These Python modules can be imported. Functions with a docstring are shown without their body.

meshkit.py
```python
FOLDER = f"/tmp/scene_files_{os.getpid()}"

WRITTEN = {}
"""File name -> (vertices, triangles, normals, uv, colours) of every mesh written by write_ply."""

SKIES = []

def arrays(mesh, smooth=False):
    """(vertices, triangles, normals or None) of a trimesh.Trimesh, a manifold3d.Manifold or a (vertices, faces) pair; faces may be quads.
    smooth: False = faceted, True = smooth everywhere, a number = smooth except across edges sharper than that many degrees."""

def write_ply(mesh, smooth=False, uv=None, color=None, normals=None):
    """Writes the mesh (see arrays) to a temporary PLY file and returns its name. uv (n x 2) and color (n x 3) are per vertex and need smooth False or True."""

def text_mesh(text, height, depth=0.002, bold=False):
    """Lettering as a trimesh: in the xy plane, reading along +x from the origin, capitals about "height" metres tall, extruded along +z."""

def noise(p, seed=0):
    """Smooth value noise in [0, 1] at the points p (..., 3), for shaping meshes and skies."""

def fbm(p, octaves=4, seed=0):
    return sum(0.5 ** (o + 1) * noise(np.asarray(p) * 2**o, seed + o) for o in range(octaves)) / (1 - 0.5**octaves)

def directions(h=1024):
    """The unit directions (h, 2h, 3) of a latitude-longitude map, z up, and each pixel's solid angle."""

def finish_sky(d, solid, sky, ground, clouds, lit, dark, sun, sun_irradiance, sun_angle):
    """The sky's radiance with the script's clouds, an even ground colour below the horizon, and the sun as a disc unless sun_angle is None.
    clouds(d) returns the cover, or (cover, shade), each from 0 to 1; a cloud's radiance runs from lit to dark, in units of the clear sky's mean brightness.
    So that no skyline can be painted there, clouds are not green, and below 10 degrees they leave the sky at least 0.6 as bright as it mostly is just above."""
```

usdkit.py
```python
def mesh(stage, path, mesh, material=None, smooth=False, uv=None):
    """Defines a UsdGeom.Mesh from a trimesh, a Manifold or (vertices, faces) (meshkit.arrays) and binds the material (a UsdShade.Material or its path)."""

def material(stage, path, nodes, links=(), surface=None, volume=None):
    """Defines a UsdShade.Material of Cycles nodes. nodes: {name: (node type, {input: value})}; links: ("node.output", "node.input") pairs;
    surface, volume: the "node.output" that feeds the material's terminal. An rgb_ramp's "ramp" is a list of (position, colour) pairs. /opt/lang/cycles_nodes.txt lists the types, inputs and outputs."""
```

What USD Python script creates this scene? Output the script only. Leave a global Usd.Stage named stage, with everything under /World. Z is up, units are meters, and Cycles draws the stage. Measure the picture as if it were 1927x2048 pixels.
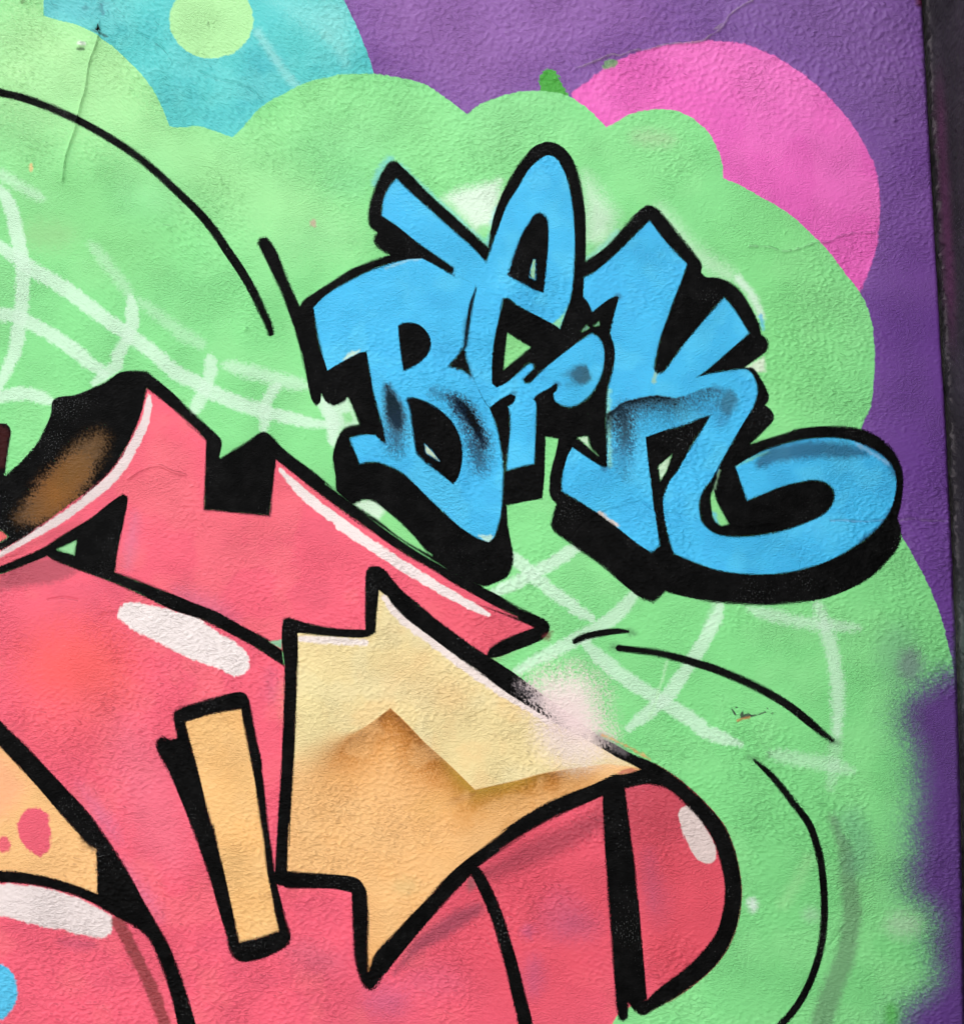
import math, re
import numpy as np
from scipy import ndimage as ndi
import trimesh, usdkit, meshkit
from pxr import Gf, Sdf, Usd, UsdGeom, UsdLux, UsdShade, Vt

stage = Usd.Stage.CreateInMemory()
UsdGeom.SetStageUpAxis(stage, 'Z'); UsdGeom.SetStageMetersPerUnit(stage, 1.0)
world = UsdGeom.Xform.Define(stage, '/World'); stage.SetDefaultPrim(world.GetPrim())
UsdGeom.Scope.Define(stage, '/World/Looks')

# ------------------------------------------------------------------ camera, sky, sun, exposure
DIST, EYE, TILT, FOC = 2.0, 1.55, math.radians(5.7), 2066.0      # FOC in photo pixels (1927 wide)
EXPOSURE = 2.13
SUN_EL, SUN_AZ = math.radians(65), math.radians(-140)             # azimuth = atan2(x, y) of the direction to the sun
cam = UsdGeom.Camera.Define(stage, '/World/Camera')
cam.CreateHorizontalApertureAttr(36.0); cam.CreateFocalLengthAttr(36.0 * FOC / 1927)
cam.CreateClippingRangeAttr(Gf.Vec2f(0.05, 1000)); cam.CreateExposureAttr(EXPOSURE)
xf = UsdGeom.Xformable(cam); xf.AddTranslateOp().Set(Gf.Vec3d(0, -DIST, EYE)); xf.AddRotateXOp().Set(90 + math.degrees(TILT))

usdkit.material(stage, '/World/Looks/sky', {
    'sky': ('sky_texture', {'sky_type': 'single_scattering', 'sun_disc': False, 'sun_elevation': SUN_EL, 'sun_rotation': SUN_AZ}),
    'bw': ('rgb_to_bw', {}), 'tc': ('texture_coordinate', {}),
    'cl': ('noise_texture', {'scale': 2.2, 'detail': 5, 'roughness': 0.55}),
    'ra': ('rgb_ramp', {'ramp': [(0.3, (0.80, 0.82, 0.86)), (0.7, (1.12, 1.10, 1.06))]}),
    'gray': ('mix_color', {'blend_type': 'multiply', 'fac': 1.0}),
    'mix': ('mix_color', {'fac': 0.86}), 'bg': ('background_shader', {'strength': 0.06})},
    [('sky.color', 'bw.color'), ('tc.generated', 'cl.vector'), ('cl.fac', 'ra.fac'), ('bw.val', 'gray.a'), ('ra.color', 'gray.b'),
     ('sky.color', 'mix.a'), ('gray.result', 'mix.b'), ('mix.result', 'bg.color')], surface='bg.background')
dome = UsdLux.DomeLight.Define(stage, '/World/sky'); dome.CreateIntensityAttr(1.0)
UsdShade.MaterialBindingAPI.Apply(dome.GetPrim()).Bind(UsdShade.Material.Get(stage, '/World/Looks/sky'))
dome.GetPrim().SetCustomDataByKey('kind', 'structure')
sun = UsdLux.DistantLight.Define(stage, '/World/sun')
sun.CreateIntensityAttr(0.40); sun.CreateAngleAttr(8.0); sun.CreateColorAttr(Gf.Vec3f(1.0, 0.95, 0.88)); sun.CreateNormalizeAttr(True)
UsdGeom.Xformable(sun).AddRotateZOp().Set(-math.degrees(SUN_AZ) + 180)
UsdGeom.Xformable(sun).AddRotateXOp().Set(-(90 - math.degrees(SUN_EL)))

# ------------------------------------------------------------------ helpers
def srgb(r, g, b):
    c = np.array([r, g, b], float) / 255
    return np.where(c < 0.04045, c / 12.92, ((c + 0.055) / 1.055) ** 2.4)
GAIN = 1.13
def C(r, g, b): return np.minimum(srgb(r, g, b) / GAIN, 0.86)

TILES = dict(a1=(0, 0, 3.742), a2=(480, 0, 3.742), a3=(960, 0, 3.742), a4=(1427, 0, 3.742), b1=(600, 260), b2=(950, 260), b3=(1250, 400),
             b4=(600, 600), b5=(950, 600), c1=(650, 900), c2=(1050, 850), c3=(1250, 650), c4=(1430, 800, 3.7646), c5=(0, 300), c6=(300, 400),
             d1=(0, 700), d2=(0, 1050), d3=(350, 700), d4=(380, 1080), d5=(700, 1100), d6=(0, 1400), e1=(0, 1648), e2=(300, 1340), e3=(380, 1648),
             e4=(750, 1648), e5=(1130, 1648), e6=(1527, 1648), f1=(650, 1400), f2=(1000, 1200), f3=(1000, 1400), f4=(1350, 1200), f5=(1527, 1200), s=(0, 0, 1.0))

def T(text):
    """'b4 12,30 40,50c c1 7,8' -> mural points (u right, v down, about 0.94 mm each) and their corner marks; the letters name the survey sheet the numbers were measured on."""
    out, tile = [], (0, 0, 1.0)
    for w in text.split():
        if w in TILES:
            tile = TILES[w]; continue
        corner = w.endswith('c')
        x, y = map(float, w.rstrip('c').split(','))
        s = tile[2] if len(tile) > 2 else 4.6775
        out.append((tile[0] + x / s, tile[1] + y / s, corner))
    return out

def curve(pts, closed, n=5, limit=48):
    p = np.array([q[:2] for q in pts]); k = len(p); corner = np.array([q[2] for q in pts], bool)
    for i in range(k):
        if not closed and i in (0, k - 1): corner[i] = True; continue
        a, b = p[i] - p[i - 1], p[(i + 1) % k] - p[i]
        ang = abs(math.degrees(math.atan2(a[0] * b[1] - a[1] * b[0], a @ b)))
        if ang > limit: corner[i] = True
    out = []
    for i in range(k if closed else k - 1):
        j = (i + 1) % k
        p1, p2 = p[i], p[j]
        L = np.linalg.norm(p2 - p1)
        def tan(q, m):
            if corner[q]: return None
            a, b = p[q - 1], p[(q + 1) % k]
            d = b - a; l = np.linalg.norm(d)
            return d / max(l, 1e-9) * L
        m1, m2 = tan(i, 0), tan(j, 1)
        if m1 is None and m2 is None: out.append(p1); continue
        if m1 is None: m1 = 2 * (p2 - p1) - m2 if False else (p2 - p1)
        if m2 is None: m2 = (p2 - p1)
        m = max(2, min(n, int(L / 5)))
        for t in np.arange(m) / m:
            out.append((2*t**3 - 3*t**2 + 1) * p1 + (t**3 - 2*t**2 + t) * m1 + (-2*t**3 + 3*t**2) * p2 + (t**3 - t**2) * m2)
    if not closed: out.append(p[-1])
    return np.array(out)

def to_wall(u, v):
    x, up = (np.asarray(u, float) - 963.5) / FOC, -(np.asarray(v, float) - 1024) / FOC
    dy = math.cos(TILT) - up * math.sin(TILT); dz = math.sin(TILT) + up * math.cos(TILT)
    s = DIST / dy
    return x * s, EYE + dz * s
def to_mural(X, Z):
    h = Z - EYE
    d = DIST * math.cos(TILT) + h * math.sin(TILT); up = -DIST * math.sin(TILT) + h * math.cos(TILT)
    return 963.5 + FOC * X / d, 1024 - FOC * up / d

EDGE_V = np.array([-900, -300, 0, 250, 500, 700, 850, 1050, 1250, 1400, 1600, 2048, 2400, 3200.])
EDGE_U = np.array([1802, 1834, 1849, 1863, 1877, 1888, 1898, 1907, 1916, 1921, 1927, 1935, 1940, 1948.])
def edge_x(Z):
    v = to_mural(np.zeros_like(Z), Z)[1]
    return to_wall(np.interp(v, EDGE_V, EDGE_U), v)[0]

rng = np.random.default_rng(11)
class Sheet:
    """A patch of the wall: a grid of points with their paint, their black line work and the painted figure that each belongs to."""
    def __init__(self, xs, zs, follow_edge):
        X, Z = np.meshgrid(xs, zs)
        if follow_edge:
            e = edge_x(zs)[:, None]
            X = xs[0] + (X - xs[0]) * (e - xs[0]) / (xs[-1] - xs[0])
        self.X, self.Z = X, Z
        self.U, self.V = to_mural(X, Z)
        self.vrow = self.V[:, 0]
        self.cmin, self.cmax = self.U.min(0), self.U.max(0)
        self.shape = X.shape
        self.paint = np.zeros(X.shape + (3,), np.float32); self.ink = np.full(X.shape, -9.0, np.float32); self.inka = np.ones(X.shape, np.float32)
        self.part = np.zeros(X.shape, np.int16)
        r = np.random.default_rng(5)
        self.grain = ndi.gaussian_filter(r.standard_normal(X.shape).astype(np.float32), 0.6); self.grain /= self.grain.std()
        self.wob = sum(a * meshkit.noise(np.stack([self.U / s, self.V / s, 0 * self.U], -1), q).astype(np.float32) for a, s, q in ((1.6, 9, 1), (1.2, 4, 2))) - 1.4
    def block(self, lo, hi, pad):
        r = np.nonzero((self.vrow > lo[1] - pad) & (self.vrow < hi[1] + pad))[0]
        c = np.nonzero((self.cmax > lo[0] - pad) & (self.cmin < hi[0] + pad))[0]
        if len(r) == 0 or len(c) == 0: return None
        return slice(r[0], r[-1] + 1), slice(c[0], c[-1] + 1)
    def segs(self, P, Q, W0, W1, pad, blk):
        """largest of (half width - distance) over the segments, no less than -pad"""
        U, vr = self.U[blk], self.vrow[blk[0]]
        best = np.full(U.shape, -pad, np.float32)
        cmin, cmax = self.cmin[blk[1]], self.cmax[blk[1]]
        for (px, py), (qx, qy), w0, w1 in zip(P, Q, W0, W1):
            m = pad + max(w0, w1)
            r = np.nonzero((vr > min(py, qy) - m) & (vr < max(py, qy) + m))[0]; c = np.nonzero((cmax > min(px, qx) - m) & (cmin < max(px, qx) + m))[0]
            if len(r) == 0 or len(c) == 0: continue
            b = slice(r[0], r[-1] + 1), slice(c[0], c[-1] + 1)
            u, v = U[b], vr[b[0]][:, None]
            dx, dy = qx - px, qy - py
            l2 = dx * dx + dy * dy + 1e-9
            t = np.clip(((u - px) * dx + (v - py) * dy) / l2, 0, 1)
            d = np.hypot(u - px - t * dx, v - py - t * dy)
            best[b] = np.maximum(best[b], (w0 + (w1 - w0) * t) - d)
        return best
    def poly(self, text, pad=8):
        c = curve(T(text), True) if isinstance(text, str) else text
        blk = self.block(c.min(0), c.max(0), pad)
        if blk is None: return None
        n = np.roll(c, -1, 0); z = np.zeros(len(c))
        d = -self.segs(c, n, z, z, pad, blk)
        U, vr = self.U[blk], self.vrow[blk[0]]
        inside = np.zeros(U.shape, bool)
        for i, v in enumerate(vr):
            hit = (c[:, 1] > v) != (n[:, 1] > v)
            if hit.any():
                a, b = c[hit], n[hit]
                xs = np.sort(a[:, 0] + (v - a[:, 1]) / (b[:, 1] - a[:, 1]) * (b[:, 0] - a[:, 0]))
                inside[i] = np.searchsorted(xs, U[i]) % 2 == 1
        return blk, np.where(inside, d, -d), pad
    def line(self, text, width, pad=8):
        pts = T(text); c = curve(pts, False)
        w = np.broadcast_to(np.asarray(width, float), (len(pts),)) if np.ndim(width) == 0 else np.asarray(width, float)
        # widths follow the length along the line
        k = np.array([q[:2] for q in pts]); lk = np.r_[0, np.cumsum(np.linalg.norm(np.diff(k, axis=0), axis=1))]; lc = np.r_[0, np.cumsum(np.linalg.norm(np.diff(c, axis=0), axis=1))]
        ws = np.interp(lc / lc[-1], np.linspace(0, 1, len(w)) if len(w) != len(lk) else lk / lk[-1], w) / 2
        blk = self.block(c.min(0), c.max(0), pad + ws.max())
        if blk is None: return None
        return blk, self.segs(c[:-1], c[1:], ws[:-1], ws[1:], pad, blk), pad

PARTS = []        # (path below the wall, label)
def part(path, label=None):
    PARTS.append((path, label)); return len(PARTS)

def smooth01(t): t = np.clip(t, 0, 1); return t * t * (3 - 2 * t)

class Painter:
    def __init__(self, sheet): self.s = sheet
    def cover(self, sh, soft, alpha, grow=0, grain=0.0):
        blk, sd, pad = sh; soft = min(soft, pad)
        a = smooth01(0.5 + (sd + grow + self.s.wob[blk] * min(soft * 0.75, 2.4)) / (2 * soft))
        if grain: a = np.clip(a + grain * self.s.grain[blk] * 4 * a * (1 - a), 0, 1)
        return a * alpha
    def fill(self, sh, col, soft=1.3, alpha=1.0, grow=0.0, grain=0.15, pid=None, cut=True):
        if sh is None: return
        s = self.s; blk, sd, _ = sh
        a = self.cover(sh, soft, alpha, grow, grain)[..., None]
        s.paint[blk] = s.paint[blk] * (1 - a) + np.asarray(col, np.float32) * a
        if cut: s.ink[blk] = np.minimum(s.ink[blk], -sd)
        if pid: s.part[blk][sd > 0] = pid
    def black(self, sh, pid=None):
        if sh is None: return
        s = self.s; blk, sd, _ = sh
        s.inka[blk] = np.where(sd > s.ink[blk], 1.0, s.inka[blk])
        s.ink[blk] = np.maximum(s.ink[blk], sd)
        if pid: s.part[blk][sd > 0] = pid
    def mist(self, sh, col, soft, alpha=1.0, over=False, pid=None, grain=0.11, within=None):
        """soft spray: over = it also covers the black line work"""
        if sh is None: return
        s = self.s; blk, sd, _ = sh
        a = self.cover(sh, soft, alpha, 0, grain)
        if within: a = a * (np.isin(s.part[blk], within) | (s.ink[blk] > 0.5))
        if over:
            m = (smooth01(0.5 + s.ink[blk] / 2) * s.inka[blk] * (a > 0.002))[..., None]
            s.paint[blk] = s.paint[blk] * (1 - m) + BLACK * m
        s.paint[blk] = s.paint[blk] * (1 - a[..., None]) + np.asarray(col, np.float32) * a[..., None]
        if over: s.inka[blk] *= 1 - smooth01(1.6 * a)
        if pid: s.part[blk][(sd > 0)] = pid

def blob(u, v, ru, rv=None, rot=0):
    rv = rv or ru; t = np.linspace(0, 2 * math.pi, 28, endpoint=False); c, q = math.cos(rot), math.sin(rot)
    x, y = ru * np.cos(t), rv * np.sin(t)
    return np.stack([u + x * c - y * q, v + x * q + y * c], 1)
def at(text): return T(text)[0][:2]

# ------------------------------------------------------------------ colours of the paint
PURPLE, PINK, TEAL, GREEN, MINT = C(116, 68, 150), C(243, 102, 190), C(88, 208, 204), C(136, 226, 140), C(214, 247, 215)
BLUE, RED, WHITE, YELLOW, PEACH, BLACK = C(62, 190, 240), C(250, 96, 118), C(250, 238, 232), C(243, 219, 157), C(254, 194, 126), C(9, 9, 8)

ID = {}
def P(key, path, label=None): ID[key] = part(path, label)
P('bg', 'purple_background', 'rough purple painted ground of the mural')
P('pink', 'pink_circle', 'large pink disc behind the green cloud')
P('teal', 'turquoise_panel', 'turquoise painted panel at the top of the wall')
P('dot', 'turquoise_panel/green_dot')
P('cloud', 'green_cloud', 'light green scalloped cloud')
for i in range(21): P(f'web{i}', 'green_cloud/web_line')
P('splot0', 'paint_splotch', 'bright green splotch on purple'); P('splot1', 'paint_splotch', 'small dull green splotch')
P('mass', 'letter_outline', 'thick black outline and block shadow of the blue lettering')
P('B', 'blue_letter', 'blue letter B'); P('E', 'blue_letter', 'blue letter E'); P('K', 'blue_letter', 'blue letter K with curled leg')
P('Bhole0', 'blue_letter/counter'); P('Bhole1', 'blue_letter/counter'); P('Ehole', 'blue_letter_001/counter')
for i in range(8): P(f'gap{i}', 'letter_outline/gap')
for i, l in enumerate(('long black arc stroke', 'short black stroke right of the star', 'long black stroke below the lettering', 'black curved stroke at the lower right')): P(f'st{i}', 'black_stroke', l)
P('horn', 'horn_outline', 'black horn and outline of the red letter'); P('brown', 'horn_outline/brown_shade')
P('R1', 'red_letter', 'red letter with a notch in its top edge'); P('R1w0', 'red_letter/highlight_stripe'); P('R1w1', 'red_letter/highlight_stripe')
P('R2', 'red_body', 'large red body of the figure'); P('R2w', 'red_body/highlight_oval'); P('R2w1', 'red_body/highlight_oval'); P('streak', 'red_body/dark_streak'); P('cy', 'red_body/blue_dot')
P('bodyline', 'body_outline', 'black outline of the red body')
P('R4w', 'red_body/highlight_oval')
P('staro', 'star_outline', 'black outline of the yellow star'); P('star', 'yellow_star', 'pale yellow pointed star'); P('facet', 'yellow_star/orange_facet'); P('starw0', 'yellow_star/edge_highlight'); P('starw1', 'yellow_star/edge_highlight')
P('baro', 'bar_outline', 'black outline of the orange bar'); P('bar', 'orange_bar', 'narrow slanting orange bar')
P('pano', 'panel_outline', 'thick black outline of the orange panel'); P('pan', 'orange_panel', 'orange wedge at the left edge'); P('spot0', 'orange_panel/red_spot'); P('spot1', 'orange_panel/red_spot')
P('haze', 'white_spray', 'soft whitish spray patch at the star tip'); P('fade', 'purple_fade', 'purple fading into the green at lower right')
for i in range(6): P(f'chip{i}', 'paint_chip', None if i else 'dark flake of chipped paint')
P('hole', 'wall_hole', 'small black hole at the head of the upper crack')

def paint(sh):
    q = Painter(sh); poly, line = sh.poly, sh.line
    fill, black, mist = q.fill, q.black, q.mist
    def n3(sc, k, o=3):                                                # broad noise, worked out on every fourth point
        st = 4 if sh.shape[0] > 400 else 1
        u, v = sh.U[::st, ::st], sh.V[::st, ::st]
        f = meshkit.fbm(np.stack([u / sc, v / sc, 0 * u + k], -1), o, k).astype(np.float32)
        if st > 1:
            i, j_ = np.arange(sh.shape[0]) / st, np.arange(sh.shape[1]) / st
            f = ndi.map_coordinates(f, np.meshgrid(i, j_, indexing='ij'), order=1, mode='nearest')
        return f[..., None]
    def mottle(keys, sc, k, c1, c2, amount=0.45):
        m = np.isin(sh.part, [ID[q_] for q_ in keys])[..., None]
        for kk, c_ in ((0, c1), (1, c2)):
            t = smooth01((n3(sc, k + kk, 4) - 0.5) * 5.0) * amount * m
            sh.paint[:] = sh.paint * (1 - t) + c_ * t
    def shade(area, edge, col, length, alpha):
        """a dark spray that starts sharply along an edge and thins out away from it"""
        ar, ed = area, edge
        if ar is None or ed is None: return
        d = np.full(sh.shape, 400.0, np.float32); d[ed[0]] = -ed[1]
        a = smooth01(0.5 + (ar[1] + sh.wob[ar[0]]) / 5.0) * np.exp(-(d[ar[0]] / length) ** 1.6) * (alpha(sh.U[ar[0]], sh.V[ar[0]]) if callable(alpha) else alpha)
        a = np.clip(a + 0.5 * sh.grain[ar[0]] * a * (1 - a), 0, 1)[..., None]
        sh.paint[ar[0]] = sh.paint[ar[0]] * (1 - a) + col * a
    # ---- purple ground: patchy coats, broad tones, and a painted sheen at upper right
    sh.paint[:] = PURPLE; sh.part[:] = ID['bg']
    t = smooth01((n3(260, 3) - 0.42) * 3.2); sh.paint[:] = sh.paint * (1 - 0.45 * t) + C(138, 92, 168) * 0.45 * t
    mist(poly('s 560,-200 1300,-200 1330,60 1120,150 960,240 760,120', 150), C(154, 102, 174), 120, 0.75)
    mist(poly('s 1740,600 1960,600 1960,1350 1850,1300 1760,900', 90), C(102, 56, 142), 60, 0.6)
    mist(poly('s 1830,1250 2000,1250 2000,2300 1830,2300', 90), C(94, 56, 128), 50, 0.75)
    mist(poly('s 1250,-200 1830,-200 1850,260 1760,330 1600,120 1400,60', 90), C(138, 98, 164), 80, 0.55)  # paler violet stands in for the glossy sheen at upper right
    # ---- pink disc
    PK = 'a3 680,700 770,630 860,560 950,495 1050,440 1250,370 1450,330 1680,308 a4 0,303 240,338 480,438 700,580 900,770 1040,940 1150,1130 1215,1290 1240,1480 1235,1700 1210,1871 s 1730,560 1690,640 1500,640 1250,420c'
    mist(poly(PK, 40), C(160, 110, 180), 30, 0.35)
    fill(poly(PK, 16), PINK, 2.6, pid=ID['pink'])
    mottle(('pink',), 80, 43, C(234, 96, 186), C(252, 120, 200))
    mist(poly(blob(1480, 130, 190, 60, 0.35), 60), C(250, 124, 200), 55, 0.5, within=[ID['pink']])
    mist(poly(blob(1620, 470, 130, 60, 0.8), 60), C(232, 92, 182), 55, 0.5, within=[ID['pink']])
    # ---- turquoise panel
    fill(poly('s 40,-500c 660,-500c 687,0c 702,29 720,69 734,104 747,146 760,190c 400,330 60,120'), TEAL, 1.6, pid=ID['teal'])
    mist(poly(blob(120, 20, 120, 60), 70), C(122, 204, 208), 60, 0.6, within=[ID['teal'], ID['dot']])
    mist(poly('a2 250,0 780,0 830,150 800,420 650,300 500,200', 40), C(150, 230, 222), 36, 0.6, within=[ID['teal'], ID['dot']])
    mist(poly('a2 60,330 300,450 200,700 0,800', 40), C(66, 186, 198), 36, 0.6, within=[ID['teal'], ID['dot']])
    mist(line('a2 130,240 250,420 330,540 420,640', 16, 12), C(160, 226, 218), 8, 0.55, within=[ID['teal'], ID['dot']])
    mist(line('a2 640,250 720,360 780,470', 22, 14), C(150, 228, 220), 9, 0.45)
    fill(poly(blob(422.5, 40, 84, 77)), C(182, 242, 164), 2.2, pid=ID['dot'])
    mottle(('teal',), 60, 46, C(74, 194, 196), C(110, 216, 210))
    # ---- splotches
    fill(poly('a3 440,600 440,560 480,525 540,525 580,560 620,640 665,730 560,720 460,690'), C(72, 172, 58), 3, grain=.5, pid=ID['splot0'])
    mist(poly('a3 915,500 930,460 990,440 1030,460 1010,500 930,520'), C(124, 168, 112), 3, .9, pid=ID['splot1'])
    # ---- green cloud
    CLOUD = ('s 87,-500c 87,31c 115,40 150,48 187,65 203,77 227,94 254,120 286,152 307,182 326,219 339,252c 355,255 395,252 433,263 465,275c 481,259 504,232 533,206 568,187 608,166 651,155 688,148 747,147 '
             '774,151 814,158 854,171 894,198 918,216 934,228c 956,211 980,200 1010,190 1040,183 1088,182 1131,190 1163,208 1190,232 1211,254c 1233,243 1262,227 1302,219 1342,220 1377,232 1409,257 1430,289 1444,329 1446,356c '
             '1480,371 1534,401 1574,425 1614,460 1654,500 1689,546 1722,590 1741,640 1748,700 1744,793 1738,819 1722,856 1730,930 1760,1000 1795,1060 1815,1094 1842,1143 1866,1193 1882,1238 1893,1280 1903,1320 1915,1400c 2100,2600c -1500,2600c -1500,-500c')
    fill(poly(CLOUD), GREEN, 1.6, pid=ID['cloud'])
    g = lambda txt, col, so, al: mist(poly(txt, so * 1.5), col, so, al, within=[ID['cloud']])
    g(blob(120, 130, 190, 150), C(190, 244, 168), 130, .8)  # bright wash of light at upper left, put into the green
    g(blob(420, 330, 330, 90, .5), C(174, 240, 160), 90, .6)
    g(blob(820, 260, 330, 90, .05), C(150, 232, 148), 90, .6)
    g(blob(160, 420, 190, 110, .5), C(138, 218, 132), 90, .6)
    g(blob(1560, 640, 120, 260), C(132, 222, 132), 90, .6)
    g(blob(1500, 1420, 330, 300), C(128, 220, 132), 180, .7)
    g(blob(1640, 1850, 230, 260), C(120, 208, 124), 160, .75)  # green darkened towards lower right: light falloff put into the paint
    t = smooth01((n3(90, 9) - 0.44) * 4.0); b = (sh.part == ID['cloud'])[..., None] * t * 0.22
    sh.paint[:] = sh.paint * (1 - b) + C(160, 236, 156) * b
    t = smooth01((n3(55, 12) - 0.5) * 4.0); b = (sh.part == ID['cloud'])[..., None] * t * 0.08
    sh.paint[:] = sh.paint * (1 - b) + C(120, 208, 122) * b
    # smudges of older coats
    for x, y, r, a in ((290, 400, 60, .3), (700, 300, 90, .25), (650, 470, 60, .2), (690, 370, 40, .4), (1020, 250, 120, .15)): mist(poly(blob(x, y, r, r * .6), r), C(120, 205, 150), r * .8, a * .5, within=[ID['cloud']])
    mist(poly(blob(1305, 276, 42, 16, .1), 24), C(190, 196, 164), 20, .4)
    mist(poly(blob(90, 470, 60, 30), 40), C(150, 200, 130), 30, .5)
    mist(poly(blob(*at('a2 545,1670'), 5, 8), 6), C(205, 170, 150), 4, .8); mist(poly(blob(*at('a1 232,1250'), 4, 7), 6), C(240, 210, 140), 3, .9)
    # ---- pale web lines on the cloud
    web = [('c5 -200,780 -50,870 100,965 220,1055 330,1130 600,1290 800,1440 1000,1590 1200,1730 1400,1871 d3 0,200 200,310 400,420 600,500 850,580 1100,640 1300,685 1500,705', 29, .95),
           ('c5 -40,340 60,450 130,650 170,850 200,1000 215,1150 210,1300 195,1500 175,1650 140,1871 d1 60,200 -30,400', 28, .95),
           ('c5 -200,1530 0,1540 100,1548 250,1600 400,1680 550,1770 700,1871 d1 800,90 950,195 1000,240', 27, .95),
           ('c5 850,880 1010,1080 1170,1280 1225,1400', 22, .35), ('c5 1225,1380 1235,1600 1190,1760 1100,1920 d1 1090,130 1000,210 880,310', 25, .8),
           ('c5 -60,190 100,275 280,390 400,450', 20, .5), ('c5 1300,1400 1500,1560 1700,1700 1871,1810 c6 250,1230 360,1330', 22, .35),
           ('d3 480,140 700,205 950,270 1230,340', 27, .6), ('d3 325,60 335,180 300,300 230,470 170,590', 26, .75),
           ('d3 960,330 870,450 840,600 830,760', 22, .8), ('d3 1360,470 1450,600 1480,740 1490,880', 26, .75), ('d1 -200,470 -20,440 150,410 300,420 500,490', 26, .95),
           ('c2 520,1120 250,1290 60,1400 -200,1530 -320,1580', 26, .95), ('c2 -160,1200 -50,1290 100,1420 250,1560 450,1690 f2 700,85 860,175', 26, .8),
           ('s 1267,1190 1246,1217 1214,1245 1182,1264 1150,1279 1107,1303 1064,1324 1036,1342', [20, 27, 29, 29, 27, 25, 22, 16], .75),
           ('f2 770,380 950,560 1150,720 1400,880 1600,1000 1871,1180 f4 250,1215 450,1295 600,1345', 29, .75),
           ('f4 430,50 350,250 230,450 100,650 0,800 f2 1600,860 1450,1000 1300,1120 1200,1200', 27, .75),
           ('f4 700,90 900,140 1150,200 1400,235 1700,260', 23, .6), ('f4 1330,40 1400,250 1470,500 1510,750 1520,1000 1510,1250', 26, .65),
           ('f4 1510,1200 1490,1450 1450,1750', 24, .3), ('f4 900,1440 1200,1500 1450,1540 1650,1600', 27, .4)]
    for i, (txt, w, a) in enumerate(web): mist(line(txt, w if np.ndim(w) else [w * k_ for k_ in (.5, .9, 1, 1.04, 1, .97, 1, 1.03, 1, .98, .85, .45)], 14), MINT, 5 if a > .7 else 9, min(a, .84), pid=ID[f'web{i}'] if a > .4 else None, grain=.2)
    mist(line('c2 1790,1680 1710,1890', 20, 10), MINT, 7, .35); mist(line('f2 1565,560 1500,800 1440,1000 1400,1100', 5, 4), C(196, 246, 190), 3, .6)
    # ---- whitish spray round the lettering
    WH = C(232, 250, 228)
    mist(poly('b1 1340,640 1500,560 1871,470 1850,700 1800,930 1640,940 1450,730', 30), WH, 16, .9)
    mist(poly('b2 1030,430 1200,640 1310,800 1250,1000 1090,1110 1020,1000', 50), WH, 30, .65)
    mist(line('b3 330,120 560,390 740,560 950,700', 26, 30), WH, 24, .45)
    mist(line('b3 1060,740 1180,890 1270,1080', 16, 12), C(222, 246, 222), 7, .8); mist(line('b3 1262,1090 1290,1200', 7, 5), C(90, 190, 225), 4, .8)
    mist(poly('b3 1110,1570 1300,1470 1310,1600 1240,1620', 12), C(226, 240, 212), 5, .9)
    mist(poly('d3 1360,420 1480,520 1620,430 1715,690 1540,760 1460,900 1420,760', 16), C(216, 244, 216), 8, .8); mist(poly('d3 1570,600 1640,580 1670,660 1590,690', 10), C(142, 224, 140), 5, .9)
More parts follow.
